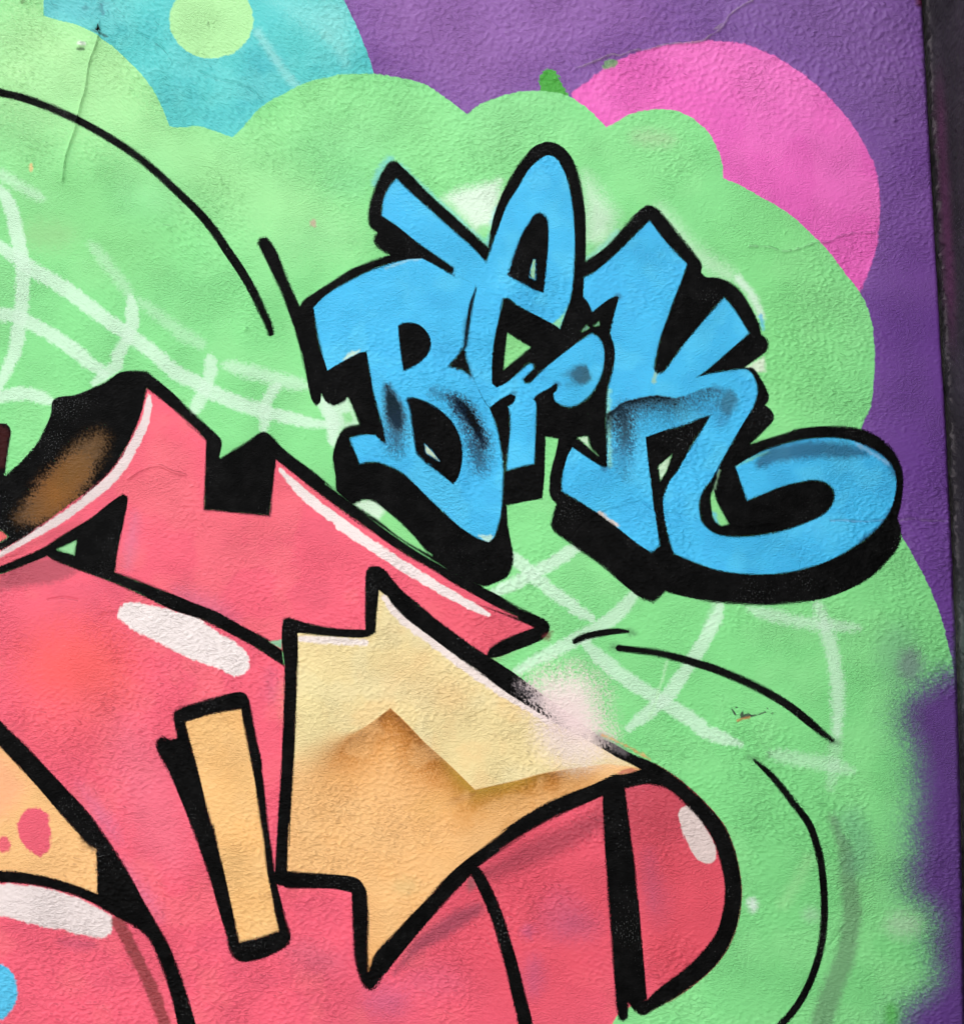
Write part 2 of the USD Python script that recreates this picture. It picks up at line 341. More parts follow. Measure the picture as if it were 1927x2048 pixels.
    mist(line('b1 700,500 760,360 840,270', 12, 16), C(110, 205, 225), 8, .55); mist(line('b1 930,320 1200,590 1400,770 1755,1080', 9, 14), C(120, 215, 225), 6, .5)
    mist(line('b1 1755,1060 1800,880 1840,740', 10, 14), C(120, 215, 230), 6, .6); mist(line('b2 1050,1200 1200,1090 1330,960', 12, 10), C(150, 228, 215), 6, .6)
    mist(poly(blob(*at('b2 100,930'), 16, 10), 12), C(150, 232, 150), 8, .8); mist(poly(blob(*at('b2 1080,1100'), 10, 10), 12), C(130, 220, 140), 8, .7)
    # ---- lower right: purple fading into the green
    mist(line('e6 640,-60 760,250 800,600 820,850 790,1100 740,1300 640,1550 540,1871 440,2200', [16, 30, 36, 38, 38, 40, 42, 44, 46], 26), C(106, 142, 104), 10, .72)
    mist(line('e6 820,-30 900,200 870,380', 50, 40), C(110, 170, 130), 24, .5)
    FADE = 's 1935,1330c 1900,1340 1868,1352 1840,1372 1806,1400 1797,1430 1799,1460 1814,1500 1818,1540 1820,1600 1814,1650 1816,1700 1807,1755 1814,1787 1842,1815 1856,1845 1854,1880 1858,1920 1858,1958 1830,1996 1800,2020 1788,2060 1770,2250 1760,2600c 2100,2600c'
    mist(poly(blob(1795, 1310, 40, 60), 50), C(118, 176, 130), 34, .6); mist(poly(blob(1820, 1330, 24, 34), 24), C(122, 140, 134), 18, .8)
    FP = curve(T(FADE), True); mist(poly(FP - np.array([6, 0]), 90), C(104, 150, 126), 70, .75, grain=.1); mist(poly(FP + np.array([4, 0]), 70), C(96, 108, 122), 46, .85, pid=ID['fade'], grain=.12); mist(poly(FP + np.array([26, 0]), 60), C(98, 60, 132), 40, 1.0, grain=.12)
    mist(poly(blob(1805, 1850, 34, 24), 30), C(172, 208, 166), 24, .7); mist(poly(blob(1782, 2030, 14, 24), 20), C(80, 180, 70), 12, .7)
    mist(poly(blob(*at('e5 1750,760'), 10, 14), 12), C(222, 240, 222), 9, .9)
    mist(line('e6 420,330 300,560 180,750', 22, 20), C(160, 226, 150), 14, .5); mist(poly(blob(*at('e6 440,850'), 16, 14), 20), C(160, 206, 160), 14, .6)
    # ---- loose black strokes
    black(line('s -900,120 -400,110 -120,152 a1 0,692 150,725 350,795 500,860 680,950 850,1050 1000,1150 1150,1270 1290,1400 c6 450,110 600,290 720,470 850,660 960,850 1050,1040 1110,1170 1130,1245', [16] * 11 + [16, 17, 18, 18, 18, 18, 17, 16, 13]), ID['st0'])
    black(line('f2 700,385 800,340 950,310 1100,292 1190,295', [13, 14, 14, 12, 7]), ID['st1'])
    black(line('f2 1110,450 1250,468 1450,493 1700,552 1871,605 f4 150,580 350,640 550,720 750,810 950,920 1100,1020 1250,1140 1380,1250 1470,1315', [13, 14, 15, 16, 16, 16, 17, 17, 17, 17, 17, 17, 14, 8]), ID['st2'])
    black(line('f4 735,1500 820,1570 930,1680 1020,1790 1080,1871 e6 415,-10 480,150 530,350 555,550 565,750 560,950 535,1150 480,1350 400,1550 300,1720 180,1860 60,1990 -200,2200', [5, 11, 14, 15, 15, 15, 15, 15, 15, 15, 15, 15, 15, 15, 15, 15, 15, 15]), ID['st3'])
    for x in ('f2 1220,300', 'f4 1490,1330', 'f4 720,1480', 'f2 1080,450'): mist(poly(blob(*at(x), 12, 6, .3), 12), C(40, 70, 40), 8, .5)
    # ---- the red figure: ink mass first, then its fills
    black(poly('d1 490,480 475,600 420,730 340,880 200,1040 60,1165c 45,1165c 60,1050 90,850 100,745 60,690 -200,680 -1500,640c s -1500,1180c -60,1168 d2 0,465 150,410 300,350 440,292c 500,330 700,412 1000,522 1300,652 1600,792 1871,882 d4 200,792 400,892 600,1002 800,1132 880,1185c '
               'd4 860,1020c s 700,1200 800,1250 980,1320 d5 1320,1015c 1400,1000 1550,940 1700,885 1800,835 1850,780 1868,720 1850,675 1800,640 1700,590 1550,520 1400,430 1240,350 c1 1480,1275 1000,1030 600,770 275,510 100,385 0,315 d3 1500,1310 1300,1140 1150,1030 1000,910 920,820 850,768 800,768 680,850 520,950 425,1012c 415,1000c 438,860 380,780 250,660 100,520 0,420 d1 1600,385 1430,245 1370,200 1300,193 1180,195 1100,220 1000,290 850,360 700,420 550,438'), ID['horn'])
    mist(poly(blob(*at('d1 560,1290'), 84, 36, -.85), 40), C(150, 92, 16), 34, 1.0, over=True); mist(poly(blob(*at('d1 760,1040'), 70, 28, -.9), 40), C(112, 74, 20), 36, .85, over=True)
    mist(poly(blob(*at('d1 300,1500'), 40, 22, -.6), 30), C(100, 64, 16), 28, .75, over=True, pid=ID['brown'])
    mist(poly('d1 -60,700 60,710 85,760 50,1100 -60,1150', 14), C(64, 22, 22), 8, .8, over=True)
    fill(poly('d1 -60,1660 0,1690 75,1750 0,1795 -80,1830'), C(235, 96, 96), 1.6, grow=1)
    R1 = ('d1 1375,365c 1450,420 1600,540 1750,670 1871,780 d3 100,680 200,760 290,850c 285,1000 275,1250 265,1500c 400,1510 600,1530 890,1558c 905,1400 925,1200 945,1030c 1100,1150 1300,1310 1500,1460 1700,1610 1871,1720 c1 200,600 400,740 600,880 800,1010 1000,1120 1200,1250 1400,1360 1600,1470 1800,1570 '
          'd5 1200,510 1400,590 1720,725c 1600,770 1450,830 1340,890 1290,940 1280,985c 1150,900 1000,790 800,640 650,510 500,390 400,280 340,200 300,172 180,158 150,200 140,350 140,600 135,745c d4 1400,830 1150,790 1000,750 920,728 870,740 860,800 855,930 860,1030c 730,930 500,810 250,670 0,575 '
          'd2 1700,680 1500,600 1300,520 1078,440c 1090,330 1120,150 1150,20 d1 1160,1600 1190,1450 1195,1370 1150,1345 1080,1390 1000,1450 850,1570 700,1660 550,1750 400,1850 d2 0,387 -400,540c -400,400c 0,245 100,190 300,70 d1 480,1590 600,1500 800,1355 950,1220 1080,1080 1200,880 1300,650 1350,480')
    fill(poly(R1), RED, 1.3, grow=3, pid=ID['R1'])
    mottle(('R1',), 70, 31, C(230, 88, 110), C(255, 114, 122))
    mist(poly('d5 700,300 1400,600 1720,725 1280,985 800,640', 40), C(236, 88, 104), 30, .7); mist(poly(blob(*at('d4 150,620'), 70, 20, .45), 30), C(216, 104, 136), 26, .6)
    mist(poly(blob(*at('d1 1550,1250'), 60, 80), 60), C(255, 112, 124), 50, .6); mist(poly(blob(*at('d2 1230,150'), 12, 60, .15), 20), C(214, 120, 150), 16, .5)
    mist(line('d2 0,350 300,180 600,40 750,-30', 14, 10), C(220, 84, 100), 6, .6)
    fill(line('d1 1393,425 1388,520 1345,700 1258,880 1150,1070 1015,1230 870,1350 700,1485 500,1620 300,1740 100,1860 -100,1965', [6, 13, 18, 19, 20, 20, 19, 18, 17, 14, 11, 9]), C(238, 218, 214), 2, pid=ID['R1w0'], cut=False)
    fill(line('d3 985,1120 1080,1225 1200,1345 1350,1470 1500,1580 1700,1730 1871,1850 c1 150,705 350,835 550,970 750,1100 950,1220 1150,1340 1350,1450 1530,1540', [7, 15, 19, 20, 21, 22, 22, 22, 21, 21, 21, 20, 19, 17, 8]), WHITE, 2.2, .93, pid=ID['R1w1'], cut=False)
    fill(poly('d2 535,230c 620,190 715,145c 690,280c'), C(150, 215, 150), 1.6); fill(poly('d4 735,950c 860,930c 860,1030c'), C(140, 190, 150), 1.4)
    # big body
    R2 = ('s -1500,1190 d2 0,470 150,415 300,355 440,295c 500,330 700,415 1000,525 1300,655 1600,795 1871,885 d4 200,795 400,895 600,1005 800,1135 880,1185c s 700,1400 1000,1600 f3 960,900c 1170,830c 1370,790 1500,810 1600,860 1700,950 1800,1050 1871,1130 e5 1380,150 1430,300 1480,500 1490,650 1470,820 1420,1000 1330,1140 1230,1250 1100,1370 950,1480 850,1560 770,1640c 600,1700 480,1780c 430,1871 s 1200,2600c -1500,2600c')
    DOUT = 'f3 1300,640 1440,590 1560,660 1700,760 1800,850 1871,910 e5 1480,0 1560,170 1620,380 1650,600 1640,800 1600,980 1530,1150 1430,1300 1300,1430 1150,1550 1000,1650 850,1730 740,1792 680,1785 650,1740 600,1660c 700,1600 600,0 s 1180,1560'
    black(poly(DOUT), ID['bodyline'])
    fill(poly(R2), RED, 1.3, grow=3, pid=ID['R2'])
    mottle(('R2',), 70, 32, C(230, 88, 112), C(255, 114, 122))
    body = [ID[k] for k in ('R1', 'R2', 'R2w', 'R2w1', 'streak', 'R4w', 'star', 'facet', 'bar', 'bodyline', 'starw1')]
    g2 = lambda b, col, so, al: mist(poly(b, so * 1.5), col, so, al, within=body)
    g2(blob(*at('d2 700,1330'), 110, 90), C(255, 92, 88), 80, .85); g2(blob(*at('d6 700,250'), 120, 60), C(252, 100, 110), 50, .5)
    g2(blob(*at('e4 1500,800'), 220, 240), C(230, 80, 98), 110, .85); g2(blob(*at('e5 1100,600'), 120, 230), C(226, 76, 92), 60, .9); g2(blob(*at('f3 1450,1000'), 130, 80), C(196, 66, 82), 50, .8)  # first two darken the lower-right red: light falloff put into the colour
    g2(blob(*at('e5 800,520'), 16, 60, -.1), C(184, 84, 118), 22, .4); g2(blob(*at('e5 860,760'), 30, 50), C(196, 82, 110), 26, .3)
    g2(blob(*at('e4 1720,850'), 40, 50, .3), C(188, 90, 130), 34, .3); g2(blob(*at('e4 1480,1430'), 20, 40), C(176, 86, 130), 24, .4); g2(blob(*at('e4 1430,1010'), 12, 14), C(170, 90, 140), 14, .35)
    g2(blob(*at('e4 100,1650'), 40, 30), C(206, 100, 140), 34, .5); g2(blob(*at('e4 550,1480'), 60, 30), C(226, 100, 130), 34, .4); g2(blob(*at('e5 130,950'), 40, 30), C(190, 84, 116), 30, .5)
    mist(line('f3 -150,1640 200,1480 500,1340 800,1190 930,1120', [26, 44, 50, 44, 30], 40), C(160, 58, 74), 18, .7); mist(line('e4 190,1380 400,1150 600,1010 800,880 950,800', [6, 26, 34, 34, 26], 30), C(150, 64, 84), 11, .75); mist(poly(blob(*at('e4 900,560'), 9, 16, .3), 12), C(120, 90, 90), 8, .6)
    mist(poly('d2 -100,520 440,300 730,430 560,530 350,560 0,612 -100,640', 20), C(168, 72, 86), 9, .75)
    for p_, r_, rr in (('d6 900,1000', 60, .9), ('d6 1000,1180', 46, .95), ('e1 1250,520', 50, 1.0), ('e1 1420,760', 36, 1.0)): g2(blob(*at(p_), r_, 12, rr), C(226, 112, 146), 22, .5)
    g2(blob(*at('d4 760,1350'), 14, 34), C(214, 104, 136), 18, .4); g2(blob(*at('e3 1150,1250'), 60, 30, .3), C(216, 100, 122), 30, .5); g2(blob(*at('d6 1400,900'), 60, 160, -.35), C(246, 116, 136), 50, .6)
    fill(poly('d2 1098,815 1130,762 1200,730 1300,730 1500,770 1700,820 1871,880 d4 200,830 350,910 470,1000 540,1080 560,1150 550,1210 500,1260 420,1275 300,1222 150,1160 0,1110 d2 1700,1210 1500,1110 1300,1010 1180,930 1110,862', 10), WHITE, 3, .97, pid=ID['R2w'], cut=False)
    fill(poly('e1 -500,640 -200,575 0,558 200,568 400,598 600,648 800,728 950,808 1040,870 1055,950 1030,1030 950,1070 800,1050 600,1000 400,960 200,910 0,862 -300,790', 10), C(240, 226, 220), 3, .97, pid=ID['R2w1'], cut=False)
    mist(poly(blob(*at('e1 720,1120'), 40, 12, .1), 18), C(196, 84, 112), 12, .5)
    mist(line('e1 1100,920 1200,1100 1300,1300 1400,1500 1480,1700 1540,1871 1600,2100', [26, 26, 24, 26, 26, 26, 26], 12), C(146, 58, 58), 4.5, .9, pid=ID['streak'])
    fill(poly(blob(*at('e1 -30,1570'), 41, 57), 10), C(86, 200, 238), 3, pid=ID['cy'], cut=False)
    fill(poly('f3 1665,1085 1690,1020 1740,985 1790,1000 1871,1090 e5 1310,30 1380,160 1415,250 1400,330 1350,370 1280,360 1200,290 1140,170 1090,60 f3 1720,1300'), C(226, 206, 198), 2, .97, pid=ID['R4w'], cut=False)
    # inner lines of the body
    black(poly('f3 960,880 1000,800 1165,800 1168,830 1190,1000 1220,1250 1260,1550 1290,1871 e5 680,640 710,1000 740,1350 765,1640c 650,1760c 592,1680c 585,1820 545,1850 500,1830 475,1700 460,1500 430,1100 400,700 380,400 350,0 f3 985,1500 965,1150'), ID['bodyline'])
    black(line('e4 880,380 960,480 1060,680 1150,900 1210,1100 1280,1350 1340,1600 1390,1800 1430,2000 1470,2250', [22, 24, 26, 26, 26, 27, 28, 29, 29, 29]), ID['bodyline'])
    # ---- star
    black(poly('d4 862,800 880,745 920,725 1000,750 1150,790 1400,830 1640,838c 1635,700 1640,450 1650,290 1690,245 1760,245 1820,270 d5 300,170 350,210 400,280 500,390 650,510 800,640 1000,790 1150,900 1280,985 1500,1130 1650,1240 1871,1400 f3 930,345 1060,410 1200,490 1440,590 1560,660 1500,815 1370,790 1170,830 960,900 800,970 600,1060 400,1160 200,1270 0,1400 e4 1400,110 1200,240 990,385 890,485 600,800 400,1030 200,1270 0,1530 '
               'e3 1800,1450 1730,1540 1680,1560 1620,1520 1570,1400 1535,1250 1520,1000 1515,800 1510,645c 1350,610 1100,605 920,605 860,580 770,560 790,430 e2 1175,1700 1200,1300 1220,1000 1235,700 1250,300 1255,0 d4 880,1500 880,1180 856,950'), ID['staro'])
    STAR = ('d4 1005,870c 1200,892 1400,908 1640,912 1735,870c 1745,700 1760,560 1765,470c 1815,510 d5 340,425 400,515 500,620 650,740 800,850 1000,1000 1200,1140 1400,1290 1600,1420 1871,1590 f3 680,310 930,440 1100,540 1200,590 1310,650c 1180,690 1060,695c 950,750 850,798 600,890 400,980 200,1100 0,1235 f1 1700,1210 1500,1360 1300,1510 1100,1690 940,1871 e4 300,890 150,1050 0,1210 e3 1670,1370c 1665,1150 1670,900 1660,700 1640,600 1580,520 1500,490 1300,470 1100,455 910,440c 915,250 925,0 e2 1300,1650 1320,1300 1345,900 1360,600 1370,300 1378,0 d4 1000,1400 1010,1050')
    fill(poly(STAR), YELLOW, 1.3, grow=3, pid=ID['star'])
    mottle(('star',), 60, 37, C(248, 206, 142), C(238, 222, 170))
    FAC = 's 440,1560 540,1535 600,1522 f1 0,480 200,360 400,240 610,80c 750,210 950,420 1150,600 1400,845c 1600,800 1871,740 f3 200,745 400,690 700,640 1000,600c 1330,640c s 1330,1750 780,2010 560,1900'
    starmask = poly(STAR); sm = np.zeros(sh.shape, np.float32)
    if starmask: sm[starmask[0]] = smooth01(0.5 + (starmask[1] + 3) / 2.6)
    fac = poly(FAC, 130)
    if fac and starmask:
        blk, sd, _ = fac; m = sm[blk]; u, v = sh.U[blk], sh.V[blk]
        left = smooth01((u - 640) / 90)                                # the crease is lost towards the left tip of the star
        a = smooth01(0.5 + sd / (2 * (2.2 + 40 * (1 - left)))) * m
        wob = 1 + 0.25 * sh.grain[blk] * 0.5
        def mixin(col, a):
            a = np.clip(a, 0, 1)[..., None]; sh.paint[blk] = sh.paint[blk] * (1 - a) + col * a
        mixin(PEACH, a)
        dd = np.maximum(sd, 0); rightfade = 1 - smooth01((u - 1120) / 110)
        near = smooth01((u - 600) / 120) * rightfade
        mixin(C(224, 140, 44), a * near * np.exp(-(dd / 72) ** 1.6) * 0.97 * wob)
        mixin(C(146, 88, 22), a * near * np.exp(-(dd / 33) ** 1.2) * 0.92 * wob)
        mixin(C(196, 156, 46), a * near * smooth01((u - 860) / 60) * (1 - smooth01((u - 1010) / 120)) * np.exp(-dd / 24) * 0.7)
        sh.part[blk][(sd > 0) & (m > .5)] = ID['facet']
    mist(line('f1 1150,970 1250,930 1400,880', 8, 16), C(170, 110, 50), 8, .6); mist(poly(blob(*at('f1 1000,1000'), 40, 26, -.3), 30), C(236, 180, 104), 24, .5)
    g2(blob(*at('f1 750,1750'), 26, 16), C(210, 184, 120), 16, .5); g2(blob(*at('d5 700,1250'), 90, 40, .5), C(248, 212, 150), 50, .6); g2(blob(*at('e2 1500,300'), 40, 60), C(246, 228, 164), 40, .5)
    fill(line('d4 1030,925 1250,938 1450,952 1640,962', [12, 15, 16, 12]), C(246, 230, 224), 3, .9, pid=ID['starw0'], cut=False)
    fill(line('d5 322,440 420,570 560,700 720,820 900,955 1100,1105 1300,1240 1500,1355 1700,1460 1871,1570', [12, 19, 19, 18, 19, 21, 22, 24, 28, 30]), C(246, 228, 222), 3, .92, pid=ID['starw1'], cut=False)
    g2(blob(*at('f2 600,1350'), 60, 36, .5), C(244, 222, 200), 40, .85)
    # whitish spray over the star's tip
    mist(poly('f2 250,800 450,700 700,680 900,800 950,1050 1000,1280 820,1330 650,1330 450,1150 330,1000', 60), C(246, 224, 218), 52, .9, over=True, pid=ID['haze'], grain=.2)
    mist(poly('f2 420,900 700,960 980,1300 820,1440 560,1300', 60), C(242, 212, 208), 46, .85, over=True)
    mist(poly('f2 500,1300 900,1300 1130,1500 700,1560', 40), C(246, 226, 206), 36, .6, within=[ID['star'], ID['starw1'], ID['haze'], ID['facet']])
    mist(line('f2 180,800 330,930', 24, 24), C(130, 118, 124), 14, .45, over=True); mist(line('f2 920,1290 1150,1420', 20, 20), C(120, 110, 112), 10, .55, over=True)
    mist(line('f2 960,1270 1150,1350 1400,1490', 4, 5), C(226, 166, 100), 3, .8)
    fill(poly('f3 1080,690 1200,640 1310,650c 1220,685 1130,700'), C(182, 62, 80), 2, .9, cut=False); mist(poly(blob(*at('d5 1840,800'), 12, 7, -.6), 12), C(110, 36, 40), 6, .8, over=True)
    # ---- bar
    black(poly('e2 215,440 230,380 290,350 500,285 700,230 850,205 900,230 930,290 950,400 980,550 1010,700 1045,850 1050,950 1070,1100 1090,1300 1120,1550 1160,1830 e3 760,200 790,420 820,590 860,750 900,900 940,1030 940,1090 900,1150 780,1220 650,1270 500,1295 430,1270 370,1200 340,1060 280,850 200,570 110,300 20,50 e2 430,1600 370,1430 280,1200 180,970 90,810 55,720 60,650 110,620 180,645c 248,640c 240,560'), ID['baro'])
    fill(poly('e2 330,490c 600,410 850,370c 880,550 930,800 980,1050 1020,1350 1060,1600 1090,1871 e3 690,250 720,450 760,650 790,820 830,1000c 650,1060 465,1105c 430,950 370,680 320,450 260,200 220,0 e2 580,1450 500,1150 440,900 380,680 345,550'), C(255, 196, 124), 1.3, grow=3, pid=ID['bar'])
    g2(blob(*at('e2 700,900'), 30, 46), C(250, 190, 116), 26, .6)
    mottle(('facet', 'bar'), 60, 40, C(250, 184, 108), C(255, 200, 134), .3)
    # ---- orange panel at the left
    black(poly('d6 -6000,-5200c -300,-130 0,190 100,290 250,430 450,650 650,860 850,1080 1000,1290 1150,1520 1250,1700 1340,1871 e1 1450,900 1580,1130 1680,1380 1760,1620 1830,1871 1950,2300 2100,3000c 1950,3000c 1780,2300 1660,1871 1600,1620 1520,1380 1430,1150 1380,1070 1280,980 1170,920 1050,850 900,760 750,690 600,640 400,590 200,560 0,552 -300,570 -6000,2500c'), ID['pano'])
    fill(poly('d6 -5800,-4700c -300,140 0,440 150,600 300,760 450,930 600,1110 750,1270 830,1360 900,1395c 905,1600 910,1810c 750,1750 500,1670 250,1620 100,1600 0,1598 -300,1612 -5800,3400c'), PEACH, 1.3, grow=3, pid=ID['pan'])
    mist(poly('d6 -500,200 0,480 250,800 150,1000 -100,1150 -500,1100', 40), C(255, 172, 128), 26, .7); mist(line('d6 760,1280 870,1400', 10, 12), C(90, 60, 30), 7, .7)
    fill(poly('d6 168,1200 200,1085 280,1018 380,1022 450,1085 470,1200 475,1330 450,1430 370,1465 280,1420 205,1330', 10), C(240, 92, 112), 3.5, pid=ID['spot0'], cut=False)
    fill(poly(blob(*at('d6 40,1355'), 13, 16), 10), C(240, 100, 112), 4, pid=ID['spot1'], cut=False)
    # ---- lettering: black mass, blue letters, gaps
    black(poly('c6 1000,400 1030,350 1090,345 1140,400 1190,490 1250,640 1310,790 1360,900 1400,990c 1440,930 1530,870 1700,760 1871,650 b1 600,1250 700,1210 830,1165c 760,1130 700,1070 690,1010 720,960c 650,900 635,800 650,680 690,560 750,420 820,310 850,288 900,290 940,330 1050,430 1200,590 1400,770 1600,950 1755,1090c b2 150,900 200,720 280,530 370,370 450,260 540,160 640,115 740,115 830,170 910,270 970,420 1010,620 1030,800 1035,1000 1035,1220c 1200,1110 1350,950 1500,780 1600,700 1660,710 1740,760 '
               'b3 330,110 420,210 560,390 680,540 715,600 710,680c 760,720 830,720 900,735 980,770 1070,840 1150,960 1210,1070 1260,1180 1270,1250c 1330,1310 1335,1390 1290,1440 1210,1500 c3 1120,395c 1200,405 1260,490 1310,570 1345,680 1310,750c 1360,790 1390,850 1380,900 1330,960 1270,1020 1180,1110c 1330,1060 1500,1010 c4 600,220 750,200 900,195 1000,200 1120,225 1210,265 1290,325 1350,395 1395,490 1415,590 1410,700 1395,800 1375,890 1395,950 1400,1040 1370,1120 1300,1210 1200,1310 1100,1380 950,1450 800,1500 600,1530 400,1545 200,1540 0,1525 '
               'c2 1700,1650 1500,1610 1310,1560c 1250,1620 1200,1660 1120,1640 1050,1600 900,1480 700,1310 500,1170 380,1080 270,1000 235,930c 260,830 290,740c 230,660 225,560 230,480 250,380 280,280 310,130c 190,110c 185,300 180,480 160,690c 0,718 c1 1700,520c 1710,700 1740,870 1760,980 1750,1090 1700,1190 1600,1240 1480,1278 1300,1230c 1000,1030 600,770 200,480 100,380c 95,250 75,100 b4 310,1580 305,1450 330,1350 370,1250 430,1190 550,1160c 500,1030 445,910c 400,960 310,990 240,950 200,880c 185,960 150,990 110,940 70,780 40,620 10,480 c6 1440,1580 1390,1350 1340,1180 1290,1040 1240,900 1170,750 1100,600 1050,500'), ID['mass'])
    gr = C(140, 222, 138); mt = C(196, 228, 190)
    fill(poly('c1 275,510c 320,480 380,468 450,480 560,560 700,680 830,810 940,940 1000,985c 850,910 700,820 500,660 360,570'), gr, 1.4, grow=1, pid=ID['gap0'])
    mist(poly('c1 265,500 380,460 470,480 560,560 500,650 360,580', 10), C(218, 240, 214), 7, .9)
    fill(poly('b5 300,308c 515,440c 265,652c'), gr, 1.4, grow=.5, pid=ID['gap1']); fill(poly('b2 543,1210 562,1212 562,1402c 512,1372c 520,1300'), C(150, 205, 160), 1.4, pid=ID['gap2'])
    fill(poly('b5 958,1290c 1050,1275c 1075,1380 1150,1455c 1060,1375'), mt, 1.4, pid=ID['gap3']); fill(poly('c3 308,1320 345,1290 435,1213c 380,1370 330,1452c'), mt, 1.4, pid=ID['gap4'])
    fill(poly('c3 800,1600 825,1540c 850,1640 900,1740 965,1862c 900,1880 835,1830 808,1730'), gr, 1.6, pid=ID['gap5']); mist(poly('c3 815,1750 850,1780 880,1880 830,1860', 8), C(90, 195, 220), 4, .9)
    fill(poly('b4 1165,1350c 1230,1410 1300,1507c 1180,1432c'), C(205, 226, 196), 1.3, pid=ID['gap6']); fill(poly('b5 1000,290 1040,240 1065,260 1030,280'), C(110, 160, 150), 1.3); fill(poly('b5 1110,240 1160,205 1155,240'), C(110, 170, 140), 1.3); mist(line('c3 880,1360 850,1480 825,1550', 4, 5), C(120, 160, 120), 3, .7, over=True)
    BL = ('b4 125,68c 250,-50 450,-170 650,-270 850,-340 1000,-380 1140,-390c 1290,-310 1420,-230c 1500,-200 1640,-140c 1600,30 1560,250 1530,420 1480,500 1380,620c 1500,660 1610,720 1660,800 1700,900 1767,1010c 1797,1080 1837,1200 1877,1400 1897,1600 c1 1660,250 1652,480 1637,620 1610,720 1575,820 1525,862c 1400,810 1250,710 1100,570 950,430 850,330 720,210 600,150 500,115 400,110 325,128c 300,60 b4 510,1410 465,1295c 530,1275 620,1260 700,1265c 760,1320 800,1340c 790,1250 740,1050 690,870 660,700 640,580 622,480c 560,490 460,540 350,600 255,660c 220,540 180,380 150,220')
    EL = ('b5 -737,-1135c -587,-990 -387,-810 -187,-630 -37,-500 103,-350c 170,-540 230,-710 300,-890 400,-1050 500,-1220 570,-1290 640,-1340 690,-1355 750,-1330 800,-1260 850,-1150 885,-1010 910,-850 925,-690 930,-540 920,-290 910,-140 880,10 840,130 790,265c 720,220 550,130 400,50 310,-20 255,-15c 230,120 190,300 165,450 155,600 155,780c 200,820 300,770 420,670 500,600 540,600 545,640 440,740 470,785 520,770 600,690 700,600 850,480 1000,370 1090,315c 1150,350 1190,410 1205,500 1200,600 1170,720 1120,820 1050,910 980,960 900,995 830,990 770,960 740,930 735,870 760,850 775,790c 750,780 680,830 620,860 560,900 545,930c 565,960 565,1100 560,1300 550,1530c 450,1550 295,1592c 310,1400 330,1200 325,1050 310,1000c 360,960 380,900 330,875 230,930 130,1010c '
          '60,900 -27,720 -77,560 -107,420 -77,250 -37,30 3,-140c -100,-190 -217,-240c -197,-300 -337,-400 -537,-540 -737,-700 -872,-790c -857,-930 -807,-1050')
    KL = ('b3 227,195c 400,420 575,600c 520,760 440,960 380,1130 320,1300 280,1480 265,1580 300,1625 350,1615 400,1560 550,1350 700,1170 850,1000 925,915c 1000,1000 1080,1120 1155,1245c 1050,1340 900,1470 760,1590 660,1660c c3 800,455 1000,425 1120,415 1180,450 1215,520 1235,620 1220,700 1180,790 1100,920 1000,1090 900,1270 800,1450 730,1540 690,1650 690,1750 720,1850 c2 1760,1010 c4 100,1030 250,1030 400,1010 550,975 700,920 820,860 880,790 900,720 880,660 820,615 740,600 620,620 500,650 400,690 300,730 240,755c 200,640 150,500c 250,440 400,370 550,325 700,295 850,285 1000,300 1120,340 1230,400 1300,460 1345,540 1360,640 1345,740 1310,840 1240,940 1130,1040 1000,1130 850,1210 700,1260 550,1295 400,1310 250,1310 100,1295 0,1275 '
          'c2 1600,1290 1480,1240 1390,1200c 1350,1080 1310,900 1290,760 1290,690c 1350,530 c3 480,1380 600,1170 720,980 800,840c 700,870 550,930 350,990 190,1050c 215,1300 240,1500 270,1750 c2 1210,800 1235,980 1255,1130c 1180,1190c 1050,1110 850,950 700,840 500,710 345,620c 345,500 370,380 400,280 440,210c 500,250 600,320 720,390 765,395c b5 1235,1300 1230,1050 1240,850 1270,730 1300,600 1305,480 1290,390 1265,320 1280,230 1310,100 1345,-20c b2 1320,1550 1250,1580 1170,1640 1095,1700c 1060,1620 1010,1560c 1020,1380c 1100,1340 1250,1220 1400,1080 1550,930')
    for k, txt in (('B', BL), ('E', EL), ('K', KL)): fill(poly(txt), BLUE, 1.3, grow=2.5, pid=ID[k], grain=0)
    fill(poly('b4 1425,-250 1500,-215 1640,-158 1646,-118 1560,-150 1470,-185'), BLUE, 1.3, grain=0)
    mottle(('B', 'E', 'K'), 60, 34, C(54, 176, 230), C(86, 206, 244))
    # tips where the older coat shows
    mist(poly('b5 700,220 790,268 830,150 860,60 800,160', 6), C(150, 225, 140), 3.5, .8); mist(poly('c1 1440,800 1580,800 1540,870 1480,850', 6), C(200, 240, 220), 3.5, .9); mist(poly('b4 400,560 470,480 560,470 500,530', 6), C(214, 238, 206), 4, .9)
    mist(line('c2 690,825 760,880 850,935', 9, 6), C(236, 214, 196), 3, .9); mist(line('b5 1240,850 1245,1150 1260,1540', 9, 8), C(150, 225, 190), 5, .7); mist(line('c3 1040,1320 1180,1250 1330,1190', 5, 5), C(130, 215, 160), 3, .6)
    mist(line('b3 280,1620 270,1690', 8, 6), C(180, 205, 110), 4, .6); mist(line('b1 800,1290 1000,1220 1120,1200', 5, 5), C(170, 215, 225), 3, .6)
    # counters and thin lines
    black(poly('b4 915,240 960,215 1040,210 1110,230 1180,290 1220,370 1220,450 1180,530 1100,600 1030,640 965,665c 945,540 925,380'), ID['Bhole0'])
    hole = poly('b4 1000,910 1060,910 1160,940 1290,1010 1390,1100 1460,1200 1505,1310 1520,1430 1505,1570 1470,1680 1430,1725c 1300,1620 1180,1530 1085,1440c 1060,1300 1035,1120 1010,980 990,940')
